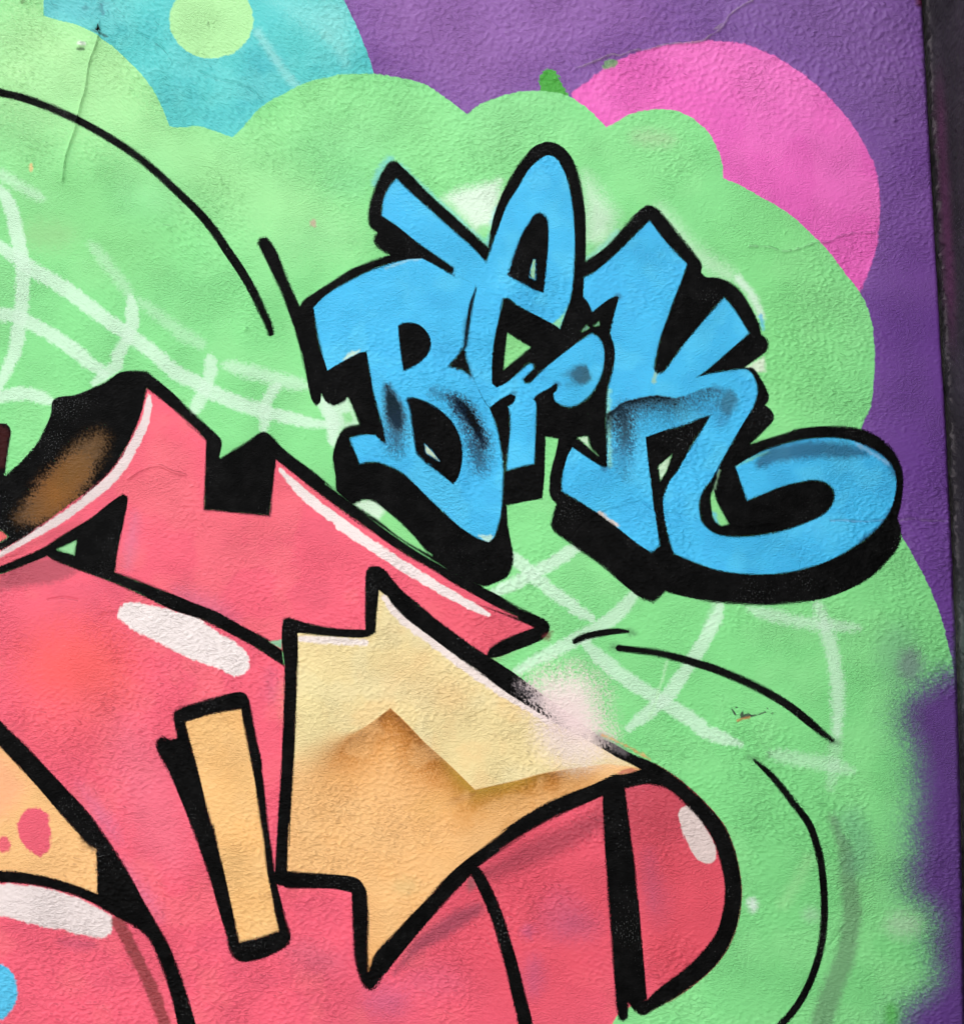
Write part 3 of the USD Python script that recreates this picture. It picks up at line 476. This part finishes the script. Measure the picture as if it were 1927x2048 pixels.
    black(hole, ID['Bhole1']); fill(poly('b4 1165,1350c 1230,1410 1300,1507c 1180,1432c'), C(205, 226, 196), 1.3, pid=ID['gap6'])
    black(poly('b2 510,850 540,800 590,770 640,785 675,830 685,900 685,1050 670,1250 655,1400 640,1522c 560,1500 450,1440 350,1390 300,1350c 340,1220 390,1080 440,960'), ID['Ehole'])
    fill(poly('b2 543,1210 562,1212 562,1402c 512,1372c 520,1300'), C(150, 205, 160), 1.4, pid=ID['gap2'])
    black(line('b4 1645,-110 1600,40 1565,250 1545,430', [3, 8, 9, 6]), ID['mass']); black(poly('b4 1530,420c 1480,500 1380,622c 1500,660 1590,705c 1560,600 1550,470'), ID['mass'])
    mist(line('b4 1540,560 1600,710', 8, 8), BLACK, 5, .6); mist(line('b4 1560,200 1545,420', 14, 8), C(20, 60, 90), 5, .35)
    for x in ('b1 1420,1320', 'c2 745,400', 'b5 360,880', 'b4 790,1330', 'b5 770,790', 'b2 1330,1560'): mist(poly(blob(*at(x), 7, 6), 8), C(20, 60, 90), 5, .5)
    # black sprayed shading inside the letters
    mist(poly('b4 795,775 830,785 880,860 940,950 970,1060 970,1180 930,1230 860,1190 800,1080 775,900', 24), BLACK, 9, .97); mist(poly('b4 800,1050 960,1050 1000,1250 930,1430 840,1400 790,1200', 40), C(16, 40, 60), 24, .8, grain=.2)
    mist(poly('b4 1370,900 1440,885 1540,915 1640,1030 1720,1180 1755,1300 1740,1380 1680,1390 1600,1270 1500,1120 1420,1000', 30), BLACK, 13, 1.0, grain=.25); mist(poly('b4 1560,1250 1760,1280 1770,1480 1720,1620 1640,1600 1590,1420', 40), C(14, 36, 56), 24, .8, grain=.2); mist(line('b4 1250,870 1400,930 1500,1120 1650,1450', 20, 30), C(20, 60, 90), 16, .5, grain=.28)
    KT = 'c3 -170,830 -103,780 -23,718 77,694 197,666 317,656 468,678 600,645 700,608 800,582'; shade(poly(KT + ' 900,610 870,760 800,860 500,985 190,1080 -60,1120 -190,1000', 8), line(KT, 0, 110), BLACK, 42, lambda u, v: 1.0 - 0.40 * smooth01((u - 1330) / 60))
    mist(poly('c3 870,740 910,630 980,605 1030,640 1050,700 1010,800 960,860 900,830', 14), C(38, 74, 88), 9, .7); mist(poly('c3 820,560 950,600 900,660 830,640', 12), C(30, 90, 120), 8, .5)
    mist(poly('b5 1310,1030 1380,960 1480,1000 1470,1250 1440,1420 1340,1400 1320,1200', 30), C(14, 36, 50), 18, .9, grain=.25); mist(poly('b5 1290,1350 1480,1350 1420,1650 1280,1560', 40), C(40, 120, 160), 26, .6, grain=.28); mist(poly('c3 830,830 980,860 900,960 860,950', 20), C(40, 120, 160), 12, .5)
    mist(poly(blob(*at('b5 990,700'), 19, 20), 12), C(40, 72, 84), 6, .85); mist(line('b5 830,700 930,680', [6, 26], 12), C(44, 110, 140), 8, .55); mist(poly(blob(*at('b5 920,790'), 16, 8), 12), C(44, 110, 140), 8, .4)
    mist(line('c4 340,470 450,410 600,385 800,370 1000,385 1130,400', [22, 34, 34, 32, 30, 16], 20), C(26, 80, 112), 10, .8); mist(line('c4 1100,330 1230,380 1310,450 1350,560', [8, 24, 24, 14], 20), C(24, 70, 110), 8, .6); mist(line('c4 1060,330 1180,400 1300,480', 7, 6), C(150, 200, 236), 4, .6)
    mist(line('c4 1330,820 1240,950 1100,1060', 8, 10), C(24, 60, 120), 6, .6)
    for txt, a_ in ((CRACKS[1][0], .7), (CRACKS[3][0], .25), (CRACKS[4][0], .2)): mist(line(txt, 2.6, 4), C(150, 126, 150), 2, a_)
    # ---- small chipped marks
    for i, txt in enumerate(('f4 525,1020 540,1030 570,1075 555,1078', 'f4 560,1000 580,995 575,1012', 'f4 610,1070 630,1035 640,1070 690,1060 720,1090 640,1110 612,1105', 'f4 700,1075 760,1070 840,1040 850,1055 760,1085 710,1090', 'f4 850,1010 868,1005 866,1030', 'f4 890,1060 910,1050 900,1070')):
        fill(poly(txt), C(44, 42, 44), 1.2, .9, pid=ID[f'chip{i}'], cut=False)
    mist(line('f4 580,1130 640,1110 690,1100', 4, 4), C(190, 120, 60), 2, .8)
    fill(poly('a1 705,215 735,175 752,225 735,232'), C(8, 10, 8), 1.2, cut=False, pid=ID['hole']); mist(line('a1 690,220 800,270', 4, 4), C(20, 60, 50), 2.5, .7)
    mist(line('a1 760,30 770,100', 6, 6), C(60, 120, 140), 4, .6); mist(poly(blob(*at('a1 640,55'), 8, 5), 6), C(70, 140, 150), 4, .5); mist(poly(blob(*at('a1 600,365'), 8, 3), 5), C(40, 70, 40), 2.5, .8); mist(poly(blob(*at('a1 615,325'), 10, 6, .2), 5), C(236, 246, 228), 2.5, .9)  # last two paint the lit top and shaded underside of the lifted chip
    mist(poly(blob(*at('a1 165,15'), 6, 4), 5), C(90, 130, 70), 3, .7); mist(poly(blob(*at('a1 1555,175'), 2.5, 5), 5), C(70, 110, 60), 2, .7)
    # dark band down the right edge by the pillar
    mist(line('s 1846,-200 1846,60 1858,250 1874,500 1890,800 1906,1200 1918,1600 1928,2100', [14, 9, 7, 6, 5, 5, 6, 6], 12), C(44, 30, 56), 6, .8); mist(poly(blob(1840, 0, 10, 12), 12), C(90, 20, 36), 7, .8)
    mist(line('f5 1790,0 1800,300 1815,600', 8, 10), C(120, 112, 140), 6, .5)

CRACKS = [('a1 745,180 735,300 680,450 660,550 640,690 610,780 570,950 520,1100 490,1200 475,1340', 1.5, 1), ('a3 720,510 800,480 880,450 980,405 1040,415 1150,375 1250,370 1400,330 1550,320 1660,305 1720,265 1800,215 1850,150 a4 0,220 60,200 110,120 200,50 290,0', 2.2, 0),
          ('c2 390,1080 440,1050 480,985 530,930 600,890 680,840 780,800 900,770 1000,735 1090,710 1170,770 1220,810 1400,830 1600,860', 1.2, 2), ('c4 870,910 950,905 1100,915 1240,905 1350,910 1480,890 1560,905 1740,910', 1.3, 2),
          ('b3 1160,430 1340,440 1480,480 1600,460 1740,410 1790,390 a4 850,1810 930,1770 1070,1740 1200,1740', 1.3, 0), ('d1 1200,1200 1330,1120 1480,1080 1620,1140 1740,1170', 1.4, 0), ('d2 450,700 580,680 730,700', 1.2, 2), ('d2 930,835 1010,825 1090,820', 1.2, 2),
          ('f1 1310,190 1370,160 1420,130 1510,100', 1.5, 2), ('e6 620,1130 680,1060 750,960', 1.5, 2), ('a1 1060,250 1180,320 1260,400', 1.0, 2), ('a1 1500,530 1600,580 1760,620 1871,660', 1.0, 2), ('a2 60,650 110,690 160,740', 1.0, 2), ('d3 0,460 100,480', 1, 2), ('b4 570,1115 640,1150 720,1170', 1.2, 0), ('c4 100,935 250,945 400,925 470,920', 1.2, 0)]

def relief(sh, cell):
    """height in metres towards the viewer; cell = grid spacing in mural units"""
    r = np.random.default_rng(21)
    def band(su, sv, skew=0.0):
        n = r.standard_normal(sh.shape).astype(np.float32)
        n = ndi.gaussian_filter(n, (sv / cell, su / cell), mode='wrap') - ndi.gaussian_filter(n, (2.6 * sv / cell, 2.6 * su / cell), mode='wrap')
        if skew:
            for j in range(n.shape[1]): n[:, j] = np.roll(n[:, j], int(round(skew * j)))
        return n / n.std()
    U, V = sh.U, sh.V
    lo = lambda s, k: meshkit.fbm(np.stack([U / s, V / s, 0 * U + k], -1), 3, k).astype(np.float32)
    rough = smooth01((lo(150, 1) - 0.34) * 2.6) * 0.85 + 0.25
    skewed = smooth01((1100 - U * 0.75 - V) / 500)                      # the trowel marks lean over towards the upper left
    n1 = band(2.7, 1.55) * (1 - skewed) + band(2.8, 1.5, 0.42) * skewed
    n2 = band(8.5, 4.6) * (1 - skewed) + band(9.0, 4.2, 0.42) * skewed
    iso = band(3.0, 2.8)
    top = smooth01((330 - V) / 200) * smooth01((U - 520) / 200)
    n1 = 1.5 * smooth01((n1 + 0.3) / 2.2) + 0.45 * n1                  # separate small lumps rather than even waves
    iso = 1.4 * smooth01((iso + 0.4) / 2.2) + 0.5 * iso
    h = 0.00050 * rough * n1 * (1 - top * .8) + 0.00016 * rough * n2 + 0.00062 * iso * top
    h += 0.00025 * band(34, 26)
    # grains of sand under the paint
    dots = np.zeros(sh.shape, np.float32)
    k = int(sh.shape[0] * sh.shape[1] / 300)
    ii, jj = r.integers(0, sh.shape[0], k), r.integers(0, sh.shape[1], k)
    keep = r.random(k) < 0.10 + 0.9 * smooth01((U[ii, jj] - 1000) / 700) * smooth01((lo(120, 4)[ii, jj] - .42) * 5)
    np.add.at(dots, (ii[keep], jj[keep]), r.random(keep.sum()) ** 2 + 0.25)
    h += 0.0085 * ndi.gaussian_filter(dots, 2.1 / cell)
    h -= 0.0 * top
    for txt, w, kind in CRACKS:
        got = sh.line(txt, w, 26)
        if got is None: continue
        blk, sd, _ = got
        d = np.maximum(w / 2 - sd, 0)
        if kind == 2: h[blk] -= 0.0016 * np.exp(-(d / 1.9) ** 2)
        else: h[blk] += 0.0020 * np.exp(-(d / 2.4) ** 2) * (1 + .4 * sh.wob[blk])
        if kind == 1:      # lifted flake: the left side of the crack stands proud
            c = curve(T(txt), False); x = np.interp(sh.vrow[blk[0]], c[:, 1], c[:, 0])[:, None]
            side = sh.U[blk] < x
            h[blk] += np.where(side, 0.0032 * np.exp(-d / 9), 0) * smooth01((26 - d) / 6)
    for (u, v), a, s in ((at('a1 612,335'), 0.006, 5.0), (at('f4 855,1438'), 0.003, 4.0), (at('a4 1350,900'), 0.003, 3.5), (at('c6 900,1210'), 0.003, 4.0), (at('c6 165,265'), 0.002, 4.0)):
        h += a * np.exp(-((U - u) ** 2 + ((V - v) * 1.4) ** 2) / (2 * s * s))
    hu, hv = at('a1 730,208'); h -= 0.006 * np.exp(-((U - hu) ** 2 + (V - hv) ** 2) / (2 * 4.0 ** 2))
    for txt in ('f4 555,1050', 'f4 640,1080', 'f4 760,1072'):
        u, v = at(txt); h -= 0.0008 * np.exp(-((U - u) ** 2 / 200 + (V - v) ** 2 / 30))
    return h

# ------------------------------------------------------------------ materials
def paint_material(path, rough_paint, rough_ink, bump=1.0):
    """Painted render: 'paint' is the coat's own colour, 'ink' the distance (mural units) into the black line work, 'inka' how far that black still covers."""
    R = lambda a, b, c, d: {'from_min': a, 'from_max': b, 'to_min': c, 'to_max': d, 'clamp': True}
    mul = ('math', {'math_type': 'multiply'})
    usdkit.material(stage, path, {
        'col': ('attribute', {'attribute': 'paint'}), 'ink': ('attribute', {'attribute': 'ink'}), 'inka': ('attribute', {'attribute': 'inka'}), 'geo': ('geometry', {}),
        # ragged, dusty edge of the black spray, softer in some stretches than in others
        'n0': ('noise_texture', {'scale': 520.0, 'detail': 3.0, 'roughness': 0.7}), 'e0': ('math', {'math_type': 'multiply_add', 'value2': 2.0, 'value3': -1.0}),
        'nw': ('noise_texture', {'scale': 11.0, 'detail': 2.0}), 'ew': ('map_range', R(0.35, 0.68, 3.0, 15.0)), 'e2': mul, 'e1': ('math', {'math_type': 'add'}),
        'm': ('map_range', {'range_type': 'smoothstep', **R(-1.7, 1.5, 0, 1)}), 'ma': mul,
        # uneven coats and dust in the colour
        'n1': ('noise_texture', {'scale': 9.0, 'detail': 6.0, 'roughness': 0.62}), 'r1': ('map_range', R(0.28, 0.72, 0.94, 1.04)),
        'n2': ('noise_texture', {'scale': 640.0, 'detail': 3.0}), 'r2': ('map_range', R(0.3, 0.7, 0.95, 1.04)), 'rr': mul, 'cc': ('vector_math', {'math_type': 'scale'}),
        'mix': ('mix_color', {}), 'nk': ('noise_texture', {'scale': 30.0, 'detail': 5.0, 'roughness': 0.7}), 'rk': ('rgb_ramp', {'ramp': [(0.45, (0.0012, 0.0012, 0.0011)), (0.75, (0.0060, 0.0058, 0.0056))]}),
        # glossy grains
        'ng': ('noise_texture', {'scale': 300.0, 'detail': 1.0}), 'ngl': ('noise_texture', {'scale': 9.0, 'detail': 3.0}), 'gl': ('map_range', R(0.45, 0.66, -0.06, 0.10)), 'ga': ('math', {'math_type': 'add'}), 'gm': ('map_range', R(0.70, 0.76, 0, 1)),
        'pb': ('rgb_to_bw', {}), 'pl': ('map_range', R(0.008, 0.05, 0.05, 0.36)), 'sp': ('mix_float', {'b': 0.05}), 'sp2': ('mix_float', {'b': 1.0}), 'rg': ('mix_float', {'a': rough_paint, 'b': rough_ink}), 'rg2': ('mix_float', {'b': 0.26}),
        # grain of the render
        'mp': ('mapping', {'scale': (0.7, 1.0, 1.1)}), 'nb': ('noise_texture', {'scale': 270.0, 'detail': 3.0, 'roughness': 0.6, 'distortion': 0.4}), 'nf': ('noise_texture', {'scale': 620.0, 'detail': 2.0}), 'nbr': ('map_range', {'range_type': 'smoothstep', **R(0.36, 0.74, 0, 1)}), 'bh': ('math', {'math_type': 'multiply_add', 'value2': 0.45}),
        'nm': ('noise_texture', {'scale': 8.0, 'detail': 3.0}), 'bs': ('map_range', R(0.38, 0.62, 0.22 * bump, 1.0 * bump)), 'bp': ('bump', {'distance': 0.0014}),
        'p': ('principled_bsdf', {})},
        [(f'geo.position', f'{k}.vector') for k in ('n0', 'nw', 'n1', 'n2', 'nk', 'ng', 'ngl', 'mp', 'nf', 'nm')] +
        [('n0.fac', 'e0.value1'), ('nw.fac', 'ew.value'), ('e0.value', 'e2.value1'), ('ew.result', 'e2.value2'), ('e2.value', 'e1.value1'), ('ink.fac', 'e1.value2'), ('e1.value', 'm.value'), ('m.result', 'ma.value1'), ('inka.fac', 'ma.value2'),
         ('n1.fac', 'r1.value'), ('n2.fac', 'r2.value'), ('r1.result', 'rr.value1'), ('r2.result', 'rr.value2'), ('col.vector', 'cc.vector1'), ('rr.value', 'cc.scale'), ('cc.vector', 'mix.a'), ('nk.fac', 'rk.fac'), ('rk.color', 'mix.b'), ('ma.value', 'mix.fac'),
         ('ng.fac', 'ga.value1'), ('ngl.fac', 'gl.value'), ('gl.result', 'ga.value2'), ('ga.value', 'gm.value'),
         ('col.color', 'pb.color'), ('pb.val', 'pl.value'), ('pl.result', 'sp.a'), ('ma.value', 'sp.fac'), ('sp.result', 'sp2.a'), ('gm.result', 'sp2.fac'), ('sp2.result', 'p.specular_ior_level'), ('ma.value', 'rg.fac'), ('rg.result', 'rg2.a'), ('gm.result', 'rg2.fac'), ('rg2.result', 'p.roughness'),
         ('mp.vector', 'nb.vector'), ('nf.fac', 'bh.value1'), ('nb.fac', 'nbr.value'), ('nbr.result', 'bh.value3'), ('nm.fac', 'bs.value'), ('bs.result', 'bp.strength'), ('bh.value', 'bp.height'), ('bp.normal', 'p.normal'), ('mix.result', 'p.base_color')], surface='p.BSDF')
    return UsdShade.Material.Get(stage, path)
WALLPAINT = paint_material('/World/Looks/wall_paint', 0.38, 0.34)

def noise_material(path, c0, c1, scale, rough, bump=0.4, dist=0.004):
    usdkit.material(stage, path, {'geo': ('geometry', {}), 'n': ('noise_texture', {'scale': scale, 'detail': 6.0, 'roughness': 0.6}), 'r': ('rgb_ramp', {'ramp': [(0.3, c0), (0.7, c1)]}),
        'b': ('bump', {'strength': bump, 'distance': dist}), 'n2': ('noise_texture', {'scale': scale * 9, 'detail': 4.0}), 'p': ('principled_bsdf', {'roughness': rough})},
        [('geo.position', 'n.vector'), ('geo.position', 'n2.vector'), ('n.fac', 'r.fac'), ('r.color', 'p.base_color'), ('n2.fac', 'b.height'), ('b.normal', 'p.normal')], surface='p.BSDF')
    return UsdShade.Material.Get(stage, path)
RENDER = noise_material('/World/Looks/bare_render', (0.24, 0.23, 0.21), (0.34, 0.32, 0.29), 9, 0.9)
PAVING = noise_material('/World/Looks/paving', (0.13, 0.125, 0.12), (0.22, 0.21, 0.2), 5, 0.85)

# ------------------------------------------------------------------ writing meshes
def tag(prim, **kw):
    for k, v in kw.items():
        if v: prim.SetCustomDataByKey(k, v)
used = {}
def numbered(path):
    n = used.get(path, 0); used[path] = n + 1
    return path if n == 0 else f'{path}_{n:03d}'
def put(path, pts, normals, quads, mat, prim=None):
    m = UsdGeom.Mesh.Define(stage, path)
    m.CreatePointsAttr(Vt.Vec3fArray.FromNumpy(np.ascontiguousarray(pts, np.float32)))
    m.CreateFaceVertexCountsAttr(Vt.IntArray.FromNumpy(np.full(len(quads), quads.shape[1], np.int32)))
    m.CreateFaceVertexIndicesAttr(Vt.IntArray.FromNumpy(np.ascontiguousarray(quads, np.int32).ravel()))
    m.CreateSubdivisionSchemeAttr('none')
    if normals is not None:
        m.CreateNormalsAttr(Vt.Vec3fArray.FromNumpy(np.ascontiguousarray(normals, np.float32))); m.SetNormalsInterpolation('vertex')
    api = UsdGeom.PrimvarsAPI(m)
    for k, v in (prim or {}).items():
        if v.ndim == 2: api.CreatePrimvar(k, Sdf.ValueTypeNames.Color3fArray, 'vertex').Set(Vt.Vec3fArray.FromNumpy(np.ascontiguousarray(v, np.float32)))
        else: api.CreatePrimvar(k, Sdf.ValueTypeNames.FloatArray, 'vertex').Set(Vt.FloatArray.FromNumpy(np.ascontiguousarray(v, np.float32)))
    UsdShade.MaterialBindingAPI.Apply(m.GetPrim()).Bind(mat)
    return m.GetPrim()

def grid_quads(shape):
    i = np.arange(shape[0] * shape[1], dtype=np.int32).reshape(shape)
    return np.stack([i[:-1, :-1], i[1:, :-1], i[1:, 1:], i[:-1, 1:]], -1).reshape(-1, 4)
def grid_normals(X, Y, Z):
    p = np.stack([X, Y, Z], -1)
    a, b = np.gradient(p, axis=1), np.gradient(p, axis=0)
    n = np.cross(a, b); n /= np.linalg.norm(n, axis=-1, keepdims=True)
    return np.where(n[..., 1:2] > 0, -n, n)

# ------------------------------------------------------------------ the wall
wall = UsdGeom.Xform.Define(stage, '/World/graffiti_wall').GetPrim()
tag(wall, label='rough rendered wall covered by a bright graffiti mural with blue lettering', category='wall', kind='thing')
CELL = 1.8                                                             # mural units between points
mm = DIST / FOC * 1.0                                                  # metres per mural unit, near enough
xl, _ = to_wall(-45, 1024); zt = float(to_wall(900, -45)[1]); zb = float(to_wall(900, 2093)[1])
XL = float(xl) * 1.035; XR = float(edge_x(np.array([EYE + .2]))[0])
nx, nz = int((XR - XL) / (CELL * mm)), int((zt - zb) / (CELL * mm))
main = Sheet(np.linspace(XL, XR, nx), np.linspace(zt, zb, nz), True)
paint(main)
H = relief(main, CELL)
bd = np.minimum(np.minimum(np.arange(nz)[:, None], nz - 1 - np.arange(nz)[:, None]), np.arange(nx)[None, :])
H *= smooth01(bd / 14.0)                                               # flush with the plain wall round it
j = np.clip((np.arange(nx) - (nx - 9)) / 8.0, 0, 1)[None, :]           # rounded, ragged arris at the right-hand end
rag = meshkit.fbm(np.stack([main.Z[:, :1] * 40, 0 * main.Z[:, :1], 0 * main.Z[:, :1]], -1), 3, 8)
Y = -H + 0.022 * (1 - np.sqrt(np.maximum(1 - j ** 2, 0))) * (0.5 + 0.9 * rag)
main.X = main.X + 0.006 * (rag - .5) * j
N = grid_normals(main.X, Y, main.Z).reshape(-1, 3)
PTS = np.stack([main.X, Y, main.Z], -1).reshape(-1, 3)
quads = grid_quads(main.shape)
lab = main.part.ravel()[quads[:, 0]]
order = np.argsort(lab, kind='stable'); quads, lab = quads[order], lab[order]
cuts = np.searchsorted(lab, np.arange(1, len(PARTS) + 2))
col, ink, inka = main.paint.reshape(-1, 3), main.ink.ravel(), main.inka.ravel()
paths = {}
for i, (path, label) in enumerate(PARTS):
    f = quads[cuts[i]:cuts[i + 1]]
    if len(f) < 3: continue
    full = numbered('/World/graffiti_wall/' + path)
    ids, inv = np.unique(f, return_inverse=True)
    pr = put(full, PTS[ids], N[ids], inv.reshape(-1, 4), WALLPAINT, dict(paint=col[ids], ink=ink[ids], inka=inka[ids]))
    tag(pr, label=label)

# plainer stretches of the same wall outside the picture
def stretch(xs, zs, follow):
    s = Sheet(xs, zs, follow); paint(s)
    y = np.zeros(s.shape)
    put(numbered('/World/graffiti_wall/wall_face'), np.stack([s.X, y, s.Z], -1).reshape(-1, 3), None, grid_quads(s.shape), WALLPAINT, dict(paint=s.paint.reshape(-1, 3), ink=s.ink.ravel(), inka=s.inka.ravel()))
st = 0.008
stretch(np.linspace(-2.6, XL, int((XL + 2.6) / st)), np.linspace(3.3, 0.0, int(3.3 / st)), False)
stretch(np.linspace(XL, XR, int((XR - XL) / st)), np.linspace(3.3, zt, int((3.3 - zt) / st)), True)
stretch(np.linspace(XL, XR, int((XR - XL) / st)), np.linspace(zb, 0.0, int(zb / st)), True)
def box(path, lo, hi, mat):
    b = trimesh.creation.box(bounds=[lo, hi]); return usdkit.mesh(stage, path, b, mat).GetPrim()
box('/World/graffiti_wall/wall_core', (-2.6, 0.03, 0.0), (XR - 0.03, 0.26, 3.3), RENDER)
box('/World/graffiti_wall/coping', (-2.63, -0.03, 3.301), (XR - 0.03, 0.29, 3.36), RENDER)

# ------------------------------------------------------------------ dark pillar at the right-hand end: its side stands out from the wall towards the viewer
pil = UsdGeom.Xform.Define(stage, '/World/dark_pillar').GetPrim()
tag(pil, label='rough black painted pillar edge standing proud at the right end of the mural', category='pillar', kind='thing')
zs = np.linspace(3.3, 0.0, 1500); ys = np.r_[np.linspace(0.04, -0.16, 60), np.linspace(-0.17, -0.40, 24)]
ex = edge_x(zs)[:, None] + 0.004
YY, ZZ = np.meshgrid(ys, zs)
q3 = np.stack([YY * 120, ZZ * 120, 0 * YY], -1)
XX = ex + 0.0035 * (meshkit.fbm(q3, 3, 4) - .5) + 0.004 * (meshkit.fbm(q3 / 5, 2, 6) - .5) - 0.010 * np.exp(-((YY + 0.004) / 0.012) ** 2) * (meshkit.fbm(q3 * .6, 2, 9) - .25)
cn = meshkit.fbm(np.stack([YY * 14, ZZ * 5, 0 * YY], -1), 4, 3)[..., None]
dk = np.array(C(34, 33, 35)) * (1 - cn) + np.array(C(58, 52, 58)) * cn
vv = to_mural(np.full_like(zs, 0.9), zs)[1][:, None]
mg = (np.exp(-((YY + 0.030) / 0.022) ** 2) * smooth01((vv - 120) / 150) * (1 - smooth01((vv - 560) / 200)))[..., None]
dk = dk * (1 - .75 * mg) + np.array(C(86, 42, 74)) * .75 * mg
gl = (np.exp(-((YY + 0.006) / 0.006) ** 2) * (meshkit.fbm(q3 * .7, 2, 5) > .5))[..., None]
dk = dk * (1 - .4 * gl) + np.array(C(112, 104, 104)) * .4 * gl
gn = (np.exp(-((vv - 1300) / 120) ** 2) * np.ones_like(YY))[..., None]
dk = dk * (1 - .4 * gn) + np.array(C(84, 104, 94)) * .4 * gn
nn = grid_normals(ZZ * 0 + XX, YY, ZZ); nn = np.where(nn[..., :1] > 0, -nn, nn)
one = np.ones(XX.size); PILPAINT = paint_material('/World/Looks/pillar_paint', 0.6, 0.5, 1.3)
put('/World/dark_pillar/side_face', np.stack([XX, YY, ZZ], -1).reshape(-1, 3), nn.reshape(-1, 3), grid_quads(XX.shape), PILPAINT, dict(paint=dk.reshape(-1, 3), ink=-9 * one, inka=one))
DARK = noise_material('/World/Looks/dark_render', (0.016, 0.015, 0.017), (0.04, 0.037, 0.042), 20, 0.7)
fx = np.stack([XX[:, -1], np.full(len(zs), -0.40), zs], 1)[::10]; f2 = fx + np.array([0.5, 0, 0]); k = len(fx)
fq = np.stack([np.arange(k - 1), np.arange(1, k), k + np.arange(1, k), k + np.arange(k - 1)], 1)
put('/World/dark_pillar/front_face', np.vstack([fx, f2]), None, fq, DARK)
box('/World/dark_pillar/cap', (XR - 0.06, -0.43, 3.302), (XR + 0.52, 0.26, 3.37), DARK)

# ------------------------------------------------------------------ ground, so that the wall stands somewhere
gx, gy = np.meshgrid(np.linspace(-40, 40, 41), np.linspace(-60, 20, 41))
pv = put('/World/pavement', np.stack([gx, gy, 0 * gx - 0.002], -1).reshape(-1, 3), None, grid_quads(gx.shape)[:, ::-1], PAVING)
tag(pv, kind='structure')
